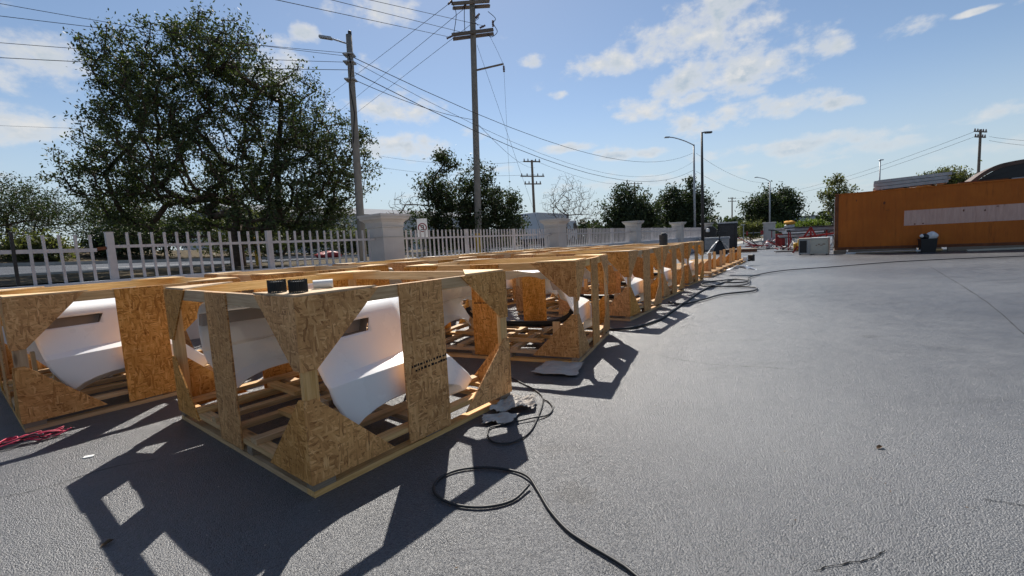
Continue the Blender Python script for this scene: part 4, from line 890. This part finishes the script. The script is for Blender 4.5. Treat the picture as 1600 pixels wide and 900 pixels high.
# wires
def wire(label, a, b_, sag=.3, r=.012, n=16):
    r *= .65
    a, b_ = Vector(a), Vector(b_); pts = [a.lerp(b_, i / n) - Vector((0, 0, sag * 4 * (i / n) * (1 - i / n))) for i in range(n + 1)]
    tag(MB().tube([tuple(p_) for p_ in pts], r, 5).build('overhead_wire', 'wire'), label, 'wire', 'overhead wires')
def ext(a, b_, f): a, b_ = Vector(a), Vector(b_); return tuple(a + (a - b_) * f)
for n_, a, b_, sg, r in [
 ('lowest of the three wires from the lower cross-arm running overhead to the left', ext((-5.23, 11, 7.4), (-1.96, 20, 10.28), .5), (-2.05, 19.8, 10.3), 0, .013),
 ('middle of the three wires from the lower cross-arm running overhead to the left', ext((-4.6, 13, 8.4), (-1.4, 20, 10.46), .5), (-1.5, 19.8, 10.46), 0, .013),
 ('topmost of the three wires from the lower cross-arm running overhead to the left', ext((-4.09, 15, 9.41), (-.56, 20, 10.73), 1.), (-.6, 19.9, 10.73), 0, .013),
 ('left wire falling from the upper cross-arm towards the big tree', (-2.05, 20.2, 11.85), (-29, 60, 17.6), .0, .016), ('middle wire falling from the upper cross-arm towards the big tree', (-1.35, 20, 11.55), (-25.76, 60, 16.7), .0, .016), ('right wire falling from the upper cross-arm towards the big tree', (-.8, 20, 11.1), (-24.1, 60, 16.2), 0, .016),
 ('upper sagging cable from the wooden pole to the grey street lamp', (-3.98, 12.6, 6.71), (18.62, 45, 9.45), 1.7, .016), ('lower sagging cable from the wooden pole to the grey street lamp', (-3.95, 12.6, 6.3), (18.6, 45, 7.77), 1.9, .018), ('thin sagging cable between the wooden pole and the grey street lamp', (-3.97, 12.6, 6.6), (18.62, 45, 8.6), 2.2, .010),
 ('short cable from the wooden pole to the utility pole', (-3.95, 12.6, 6.1), (-1.28, 20, 6.92), .15, .014), ('cable from the utility pole to the distant three arm pole', (-1.28, 20, 6.92), (3.88, 60, 11.3), .6, .016),
 ('topmost cable from the wooden pole leaving the frame at top left', ext((-9.47, 9, 6.41), (-4.07, 12.6, 6.81), .8), (-4.06, 12.6, 6.81), .12, .009), ('second cable from the wooden pole leaving the frame at top left', ext((-9.81, 10, 7.12), (-4.06, 12.6, 6.73), .8), (-4.06, 12.6, 6.73), .2, .009), ('third cable from the wooden pole crossing the big tree crown', ext((-11.67, 11, 6.92), (-4.18, 12.6, 6.6), .6), (-4.1, 12.6, 6.58), .15, .010), ('lowest cable from the wooden pole crossing the big tree crown', ext((-11.73, 11, 6.55), (-4.2, 12.6, 6.37), .6), (-4.1, 12.6, 6.38), .12, .012),
 ('upper wire arriving at the distant three arm pole from the left', (-19.5, 70, 16), (3.9, 60, 12.2), .8, .025), ('lower wire arriving at the distant three arm pole from the left', (-22.6, 70, 15), (3.87, 60, 10.4), .8, .025), ('wire between the two distant utility poles', (3.9, 60, 12.2), (33.7, 120, 15.6), 1.2, .025),
 ('upper wire from the pole behind the container to the tiny far pole', (61.9, 60, 12.9), (74.9, 150, 12.6), 2.2, .03), ('lower wire from the pole behind the container to the tiny far pole', (62.1, 60, 12.3), (74.9, 150, 11.6), 2.2, .03), ('upper wire leaving the pole behind the container to the right', (64, 60, 12.2), (58, 45, 8.6), .3, .025), ('lower wire leaving the pole behind the container to the right', (64, 60, 11.7), (58, 45, 8.0), .3, .025),
 ('guy wire slanting down from the utility pole', (-.95, 20, 10.02), (2.1, 26.2, 1.3), 0, .010), ('drop line hanging below the side arm of the utility pole', (.15, 20, 8.85), (.14, 20.6, 3.2), 0, .008), ('thin line from the lower cross-arm to the side arm', (-.46, 20, 10.5), (.14, 20, 9.15), -.05, .009),
 ('upper cable between the two grey street lamps', (18.94, 45, 9.4), (40.8, 70, 8.8), .9, .018), ('lower cable between the two grey street lamps', (18.92, 45, 7.65), (40.8, 70, 7.3), .9, .018), ('faint far wire at the left edge of the sky', (-75, 60, 21.2), (-20, 65, 18.8), .6, .025), ('second faint far wire at the left edge of the sky', (-75, 60, 14.2), (-20, 65, 13.5), .5, .025)]: wire(n_, a, b_, sg, r)

# ------------------------------------------------------------------ buildings far off
def shed(name, label, s0, s1, d0, d1, z0, h, roofm, wallm, cat='building'):
    c = fs(s0, d0); t = thing(name, label, cat, (c.x, c.y, z0), FA); L_, D_ = s1 - s0, d1 - d0
    MB().box(0, L_, 0, D_, 0, h).build('wall', wallm, t)
    rf = MB().add([(-.4, -.5, h + .003), (L_ + .4, -.5, h + .003), (L_ + .4, D_ + .5, h + .003), (-.4, D_ + .5, h + .003), (-.4, D_ / 2, h + D_ * .09), (L_ + .4, D_ / 2, h + D_ * .09)], [(3, 2, 1, 0), (0, 1, 5, 4), (2, 3, 4, 5), (0, 4, 3), (1, 2, 5)]).build('roof', roofm, t)
    for k in range(int(L_ // 6)):
        fr = MB().box(2 + k * 6, 4.2 + k * 6, -.06, -.003, h * .55, h * .78).build('window', 'dark_steel', t); MB().box(2.1 + k * 6, 4.1 + k * 6, -.075, -.062, h * .57, h * .76).build('pane', 'cloudy_blue', fr)
    return t
shed('warehouse', 'long low grey roofed warehouse behind the street trees', 17, 60, 46, 70, .8, 6.0, 'roof_grey', 'far_wall')
shed('white_shed', 'white low building behind the trees at the far left', -50, -30, 48, 56, 1.8, 2.6, 'roof_white', 'roof_white')
c = fs(25.0, 12.6); t = thing('box_truck', 'white box truck parked on the street between the round tree and the leafless tree', 'truck', (c.x, c.y, out_z(25, 12.6) - .05), FA)
MB().box(0, 5.6, -1.2, 1.2, .75, 3.0, .03).build('cargo_box', 'roof_white', t); MB().box(5.8, 7.4, -1.1, 1.1, .5, 2.4, .12).build('cab', 'roof_white', t); MB().box(.1, 7.2, -.5, .5, .5, .74).build('chassis', 'dark_steel', t); MB().box(6.6, 7.3, -1.115, -1.102, 1.5, 2.1).build('side_window', 'dark_steel', t)
for x in (1.2, 6.4):
    for y in (-1.0, 1.0):
        wh = MB().tube([(x, y - .14, .45), (x, y + .14, .45)], .45, 16).build('wheel', 'black_plastic', t); MB().tube([(x, y - .15, .45), (x, y + .15, .45)], .22, 12).build('rim', 'galv', wh)
c = (70, 110, 0); t = thing('blue_shed', 'pale blue sheet metal shed at the far end of the road', 'shed', c, R_(-10)); MB().box(-7, 4, -2, 2, 0, 4.2).build('wall', 'cloudy_blue', t)
for k in range(11): MB().box(-6.9 + k, -6.85 + k, -2.04, -2.002, .1, 4.1).build('rib', 'far_wall', t)
MB().box(-7.2, 4.2, -2.3, 2.3, 4.202, 4.4).build('roof', 'roof_grey', t)
# red tarp heap on the verge across the street
t = thing('tarp_heap', 'low heap under a red tarp on the verge behind the fence', 'tarp', (-10.3, 25.2, 1.15), FA)
lump(.75, .5, .42, 31).build('tarp', 'red_paint', t, smooth=True); MB().box(-.95, .9, -.5, .5, -.1, .06).build('pallet', 'old_wood', t)

# ------------------------------------------------------------------ trees
def build_tree(name, label, base, fork, lobes, n_tips, per_tip, leaf, leafm, barkm='bark', seed=1, r_tip=.008, trunk_r=None, sig=.3, group=None, cat='tree', ex=.46, lean=(0, 0), step=.4, ysq=1.0):
    rg = np.random.default_rng(seed); base = np.array(base, float)
    L_ = np.array([l[:3] for l in lobes], float); rr = np.array([l[3] for l in lobes]); wt_ = rr ** 2.2; wt_ /= wt_.sum()
    idx = rg.choice(len(lobes), n_tips, p=wt_); dv = rg.normal(size=(n_tips, 3)); dv /= np.linalg.norm(dv, axis=1)[:, None]
    rad = rg.random(n_tips) ** .42; dv[:, 1] *= ysq
    tips = L_[idx] + dv * (rad * rr[idx])[:, None]; tips = tips[tips[:, 2] > base[2] + .25]
    nodes = [base + np.array([lean[0] * i / 5, lean[1] * i / 5, fork * i / 5]) for i in range(6)]; par = [-1, 0, 1, 2, 3, 4]
    order = np.argsort(np.linalg.norm(tips - nodes[-1], axis=1)); ends = []
    arr = np.zeros((n_tips * 14 + 10, 3)); arr[:6] = nodes; cnt = 6
    # main limbs first: towards lobe centres
    seq = [(L_[k], False) for k in np.argsort(np.linalg.norm(L_ - nodes[-1], axis=1))] + [(tips[k], True) for k in order]
    for tp, is_tip in seq:
        dd = arr[:cnt] - tp; dist = np.linalg.norm(dd, axis=1); cost = dist + np.where(arr[:cnt, 2] > tp[2] + .15, .6, 0.) + np.where(np.arange(cnt) < 3, 2.5, 0)
        k = int(np.argmin(cost)); st = arr[k].copy(); ln = dist[k]; m_ = int(max(1, min(12, round(ln / step)))); prev = k; side = rg.normal(size=3) * .09 * ln
        for q in range(1, m_ + 1):
            s_ = q / m_; p_ = st + (tp - st) * s_ + side * math.sin(math.pi * s_) + np.array([0, 0, -.08 * ln * math.sin(math.pi * s_)])
            if cnt >= len(arr): break
            arr[cnt] = p_; par.append(prev); prev = cnt; cnt += 1
        if is_tip: ends.append(prev)
    par = np.array(par[:cnt]); arr = arr[:cnt]; w_ = np.zeros(cnt)
    for e in ends: w_[e] += 1
    for i in range(cnt - 1, 0, -1): w_[par[i]] += w_[i]
    w_ = np.maximum(w_, .6); rad = r_tip * w_ ** ex
    if trunk_r: rad *= 1; rad = np.minimum(rad, trunk_r); rad[:6] = np.maximum(rad[:6], trunk_r * np.linspace(1.25, .95, 6))
    sg = 5; i = np.arange(1, cnt); a = arr[par[i]]; b_ = arr[i]; tn = b_ - a; tn /= np.linalg.norm(tn, axis=1)[:, None] + 1e-9
    ref = np.where(np.abs(tn[:, 2:3]) < .9, np.array([[0, 0, 1.]]), np.array([[1., 0, 0]])); x = np.cross(tn, ref); x /= np.linalg.norm(x, axis=1)[:, None]; y = np.cross(tn, x)
    th = 2 * np.pi * np.arange(sg) / sg; ring = x[:, None] * np.cos(th)[None, :, None] + y[:, None] * np.sin(th)[None, :, None]
    ra = np.minimum(rad[par[i]], rad[i] * 1.35); ra[:5] = rad[par[i]][:5]
    V = np.concatenate([a[:, None] + ring * ra[:, None, None], b_[:, None] + ring * rad[i][:, None, None]], 1).reshape(-1, 3) - base
    o0 = (np.arange(len(i)) * 2 * sg)[:, None]; k = np.arange(sg)[None]; k2 = (k + 1) % sg
    Fq = np.stack([o0 + k, o0 + k2, o0 + sg + k2, o0 + sg + k], -1).reshape(-1, 4)
    def big_mesh(nm, V, Fq, smooth):
        me = bpy.data.meshes.new(nm); me.vertices.add(len(V)); me.vertices.foreach_set('co', V.astype(np.float32).ravel()); me.loops.add(Fq.size); me.loops.foreach_set('vertex_index', Fq.astype(np.int32).ravel())
        me.polygons.add(len(Fq)); me.polygons.foreach_set('loop_start', np.arange(0, Fq.size, 4, dtype=np.int32)); me.polygons.foreach_set('loop_total', np.full(len(Fq), 4, np.int32))
        if smooth: me.polygons.foreach_set('use_smooth', np.ones(len(Fq), bool))
        me.update(calc_edges=True); return me
    t = thing(name, label, cat, tuple(base), 0, group)
    link('trunk', big_mesh('trunk', V, Fq, True), barkm, t)
    if per_tip:
        E = arr[ends]; Pp = arr[par[ends]]; nT = len(E); nl = nT * per_tip; ti = np.repeat(np.arange(nT), per_tip)
        s_ = rg.random(nl)[:, None] ** .7; c = Pp[ti] * (1 - s_) + E[ti] * s_
        dens = np.repeat(rg.uniform(.55, 1.25, nT), per_tip)[:, None]
        c = c + rg.normal(size=(nl, 3)) * sig * dens * np.array([1, 1, .8])
        d1 = rg.normal(size=(nl, 3)); d1[:, 2] -= .25; d1 /= np.linalg.norm(d1, axis=1)[:, None]; d2 = np.cross(d1, rg.normal(size=(nl, 3))); d2 /= np.linalg.norm(d2, axis=1)[:, None] + 1e-9
        sz = leaf * rg.uniform(.6, 1.3, nl)[:, None]
        V = np.stack([c - d1 * sz, c + d2 * sz * .42 + d1 * sz * .1, c + d1 * sz, c - d2 * sz * .42 + d1 * sz * .1], 1).reshape(-1, 3) - base
        V = V[:]; Fq = np.arange(len(V)).reshape(-1, 4); link('crown', big_mesh('crown', V, Fq, False), leafm, t)
    return t
TG = 'trees along the street'
build_tree('street_tree', 'big spreading dark green tree behind the left part of the fence', (-8.3, 13.6, .95), 1.3,
  [(-9.9, 13.2, 6.7, 1.6), (-8.5, 14.2, 7.1, 1.45), (-7.6, 13.0, 6.9, 1.3), (-6.7, 14, 6.1, 1.35), (-11.0, 13.8, 5.2, 1.5), (-11.6, 13.2, 4.1, 1.3), (-9.0, 12.6, 5.0, 1.9), (-7.0, 14.0, 4.6, 1.8), (-5.6, 13.4, 4.6, 1.3), (-4.7, 13.6, 4.1, 1.0), (-12.2, 14.2, 3.3, 1.0),
   (-10.4, 13.8, 3.2, 1.3), (-8.8, 14.6, 3.2, 1.5), (-6.6, 13.0, 3.0, 1.5), (-5.3, 13.8, 3.0, 1.1), (-4.2, 13.4, 4.9, .5), (-10.9, 13.3, 7.1, .8), (-8.2, 13.5, 8.1, .55), (-9.2, 13.5, 7.9, .5), (-11.8, 14, 2.8, .8), (-7.0, 14.3, 2.5, .9), (-5.6, 13.7, 2.4, .9)], 1800, 52, .050, 'leaf', seed=3, r_tip=.0085, trunk_r=.19, sig=.145, group=TG, ex=.42)
build_tree('street_tree', 'round dark tree wrapped around the foot of the utility pole', (-2.1, 20.7, .95), .6,
  [(-2.7, 20.6, 5.3, .55), (-3.4, 20.8, 4.2, .85), (-1.4, 20.9, 4.6, .85), (-2.3, 21.4, 3.4, 1.4), (-.5, 21.1, 3.2, 1.1), (-3.6, 21, 2.8, 1.0), (-1.1, 21, 2.4, 1.35), (-3.0, 21, 1.9, 1.0), (.3, 21, 2.4, .7)], 560, 44, .075, 'leaf_dark', seed=5, trunk_r=.14, sig=.18, group=TG)
build_tree('street_tree', 'round dark tree behind the third fence pillar', (12.2, 45, .3), 1.2, [(12.3, 45, 4.4, 2.1), (10.7, 45, 4.3, 1.5), (13.8, 45.3, 4.0, 1.7), (12.3, 44.5, 2.8, 2.2), (11.9, 45, 6.1, .9), (13.9, 45, 2.6, 1.5), (10.5, 45, 2.8, 1.4)], 360, 45, .15, 'leaf_dark', seed=7, trunk_r=.16, sig=.36, group=TG)
build_tree('street_tree', 'spiky dark tree behind the grey street lamp', (18.5, 48, .1), 1.2, [(18.6, 48, 4.6, 2.1), (16.9, 48, 4.2, 1.7), (20.3, 48.3, 4.4, 1.7), (18.6, 47.5, 2.6, 2.3), (19.6, 48, 6.4, 1.0), (17.6, 48, 6.1, .9), (20.6, 48, 2.7, 1.5)], 380, 45, .15, 'leaf_dark', seed=9, trunk_r=.16, sig=.38, group=TG)
build_tree('street_tree', 'wide feathery tree at the far right of the road', (44, 75, 0), 1.6, [(44, 75, 5.0, 3.2), (41.5, 75, 5.2, 2.3), (46.6, 75, 5.2, 2.4), (44, 74, 3.0, 3.2), (43, 75, 7.6, 1.3), (46, 75, 7.2, 1.3), (47, 75, 3.2, 2)], 360, 45, .22, 'leaf_dark', seed=11, trunk_r=.2, sig=.6, group=TG)
build_tree('street_tree', 'slender open crowned tree left of the orange container', (40, 55, 0), 2.4, [(39.9, 55, 6.7, 1.2), (39.2, 55, 5.6, 1.2), (41.2, 55, 5.6, 1.2), (40.2, 55, 4.3, 1.2), (39.3, 55, 3.6, .9), (40.2, 55, 7.3, .6)], 130, 17, .17, 'leaf_olive', 'bark_grey', seed=13, trunk_r=.10, sig=.26, group=TG)
build_tree('street_tree', 'olive tree top showing above the container roof', (41.5, 43, 0), 3.2, [(41.4, 43, 5.2, 1.3), (42.8, 43, 5.3, 1.3), (40.2, 43, 5.1, 1.0), (44, 43, 4.9, 1.1)], 160, 40, .13, 'leaf_olive', 'bark_grey', seed=15, trunk_r=.13, sig=.3, group=TG)
build_tree('bare_tree', 'leafless grey tree behind the second fence pillar', (4.9, 38, .9), 1.0, [(5.0, 38, 5.6, 1.6), (4.0, 38, 4.6, 1.4), (6.2, 38, 4.6, 1.6), (5.0, 38, 3.6, 1.6), (7.0, 38, 3.6, 1.0)], 900, 1, .04, 'leaf_dry', 'bark_grey', seed=17, trunk_r=.08, sig=.2, group=TG, r_tip=.0065, ex=.36)
build_tree('bare_tree', 'thin leafless tree between the big tree and the wooden pole', (-6.8, 30, 1.6), .8, [(-6.8, 30, 4.4, 1.2), (-5.6, 30, 4.3, 1.1), (-7.6, 30, 3.6, 1.0), (-4.6, 30, 3.7, 1.0)], 240, 1, .04, 'leaf_dry', 'bark_grey', seed=19, trunk_r=.06, sig=.2, group=TG, r_tip=.009, ex=.34)
for i, (x, y, h, lab) in enumerate(((-30.5, 27.5, 5.6, 'sparse tree at the left edge of the picture'), (-25.6, 29.5, 4.6, 'second sparse tree from the left, behind the broken fence rail'), (-35.5, 34, 6.4, 'tall sparse tree behind the leftmost tree'))):
    build_tree('sparse_tree', lab, (x, y, 1.9), 1.2, [(x, y, 1.9 + h * .75, 1.5), (x + 1.6, y, 1.9 + h * .62, 1.4), (x - 1.7, y, 1.9 + h * .62, 1.5), (x, y, 1.9 + h * .5, 1.4), (x + 2.2, y + .5, 1.9 + h * .45, 1.0), (x - 2.4, y, 1.9 + h * .45, 1.0)], 260, 24, .08, 'leaf_dark', seed=30 + i, trunk_r=.15, sig=.32, group='sparse trees at the left', ex=.44)
# shrubs along the bank
SG = 'shrubs along the bank'
where = [''] * 5 + ['at the left edge', 'second from the left edge', 'left of the big tree', 'just left of the big trunk', 'just right of the big trunk', 'under the right side of the big tree', 'below the warehouse roof', 'left of the wooden pole', 'behind the first pillar', 'right of the no parking sign', 'left of the round tree', 'behind the round tree', 'behind the utility pole', 'right of the round tree', 'left of the leafless tree']
for i in range(5, 20):
    s_ = -19.5 + i * 2.5 + (.5 if i % 2 else 0); dd = 17.2 + (i % 3) * 1.0; c = fs(s_, dd); z = out_z(s_, dd) - .05; h = (0, 0, 0, 0, 0, .8, .9, 1.5, 2.3, 2.6, 2.6, 2.2, 1.8, 1.7, 1.7, 1.7, 1.6, 1.5, 1.3, 1.2)[i]
    build_tree('shrub', ('dark' if i % 3 else 'olive') + ' shrub on the bank across the street, ' + where[i], (c.x, c.y, z), .25, [(c.x + q * h * .45, c.y + .3 * q, z + h * (.5 + .12 * ((i + q) % 2)), h * .48) for q in (-1, 0, 1)], 120, 45, .09, 'leaf_dark' if i % 3 else 'leaf_olive', seed=60 + i, trunk_r=.06, sig=.27, group=SG, cat='shrub')
blabs = ['bright green bush behind the racks by the container', 'bright green bush left of the container end', 'dull green bush behind the gate pillar']
for i, (x, y, h) in enumerate(((35.6, 52.5, 2.3), (33.4, 54.0, 1.9), (33.5, 62, 2.6))):
    build_tree('shrub', blabs[i], (x, y, 0), .3, [(x + q * .8, y, h * (.6 + .1 * (q % 2)), h * .42) for q in (-1, 0, 1)], 110, 45, .12, 'leaf_bright' if i < 2 else 'leaf_olive', seed=90 + i, trunk_r=.06, sig=.3, group='bushes by the gate', cat='shrub')
# far tree line: reads as one mass
rg = np.random.default_rng(4); V = []
def mass(x0, y0, x1, y1, h, n, leaf):
    s_ = rg.random(n); c = np.stack([x0 + (x1 - x0) * s_, y0 + (y1 - y0) * s_ + rg.normal(size=n) * 2.5, np.zeros(n)], -1)
    prof = h * (.62 + .22 * np.sin(s_ * 31 + 1) + .16 * np.sin(s_ * 77)); c[:, 2] = prof * rg.random(n) ** .8
    d1 = rg.normal(size=(n, 3)); d1 /= np.linalg.norm(d1, axis=1)[:, None]; d2 = np.cross(d1, rg.normal(size=(n, 3))); d2 /= np.linalg.norm(d2, axis=1)[:, None]
    sz = leaf * rg.uniform(.6, 1.4, n)[:, None]; V.append(np.stack([c - d1 * sz, c + d2 * sz * .5, c + d1 * sz, c - d2 * sz * .5], 1).reshape(-1, 3))
mass(35, 105, 78, 135, 6.5, 9000, .5); mass(78, 135, 150, 120, 7, 12000, .5); mass(-60, 70, -10, 88, 3.2, 5000, .35); mass(-10, 100, 35, 105, 7, 8000, .5); mass(-120, 62, -60, 72, 2.4, 2500, .35); mass(110, 90, 170, 60, 7, 7000, .5)
V = np.concatenate(V); me = bpy.data.meshes.new('far_trees'); me.from_pydata(V.tolist(), [], np.arange(len(V)).reshape(-1, 4).tolist()); o = link('far_trees', me, 'leaf_dark'); tag(o, 'dark line of far trees along the horizon', 'trees'); o['kind'] = 'stuff'
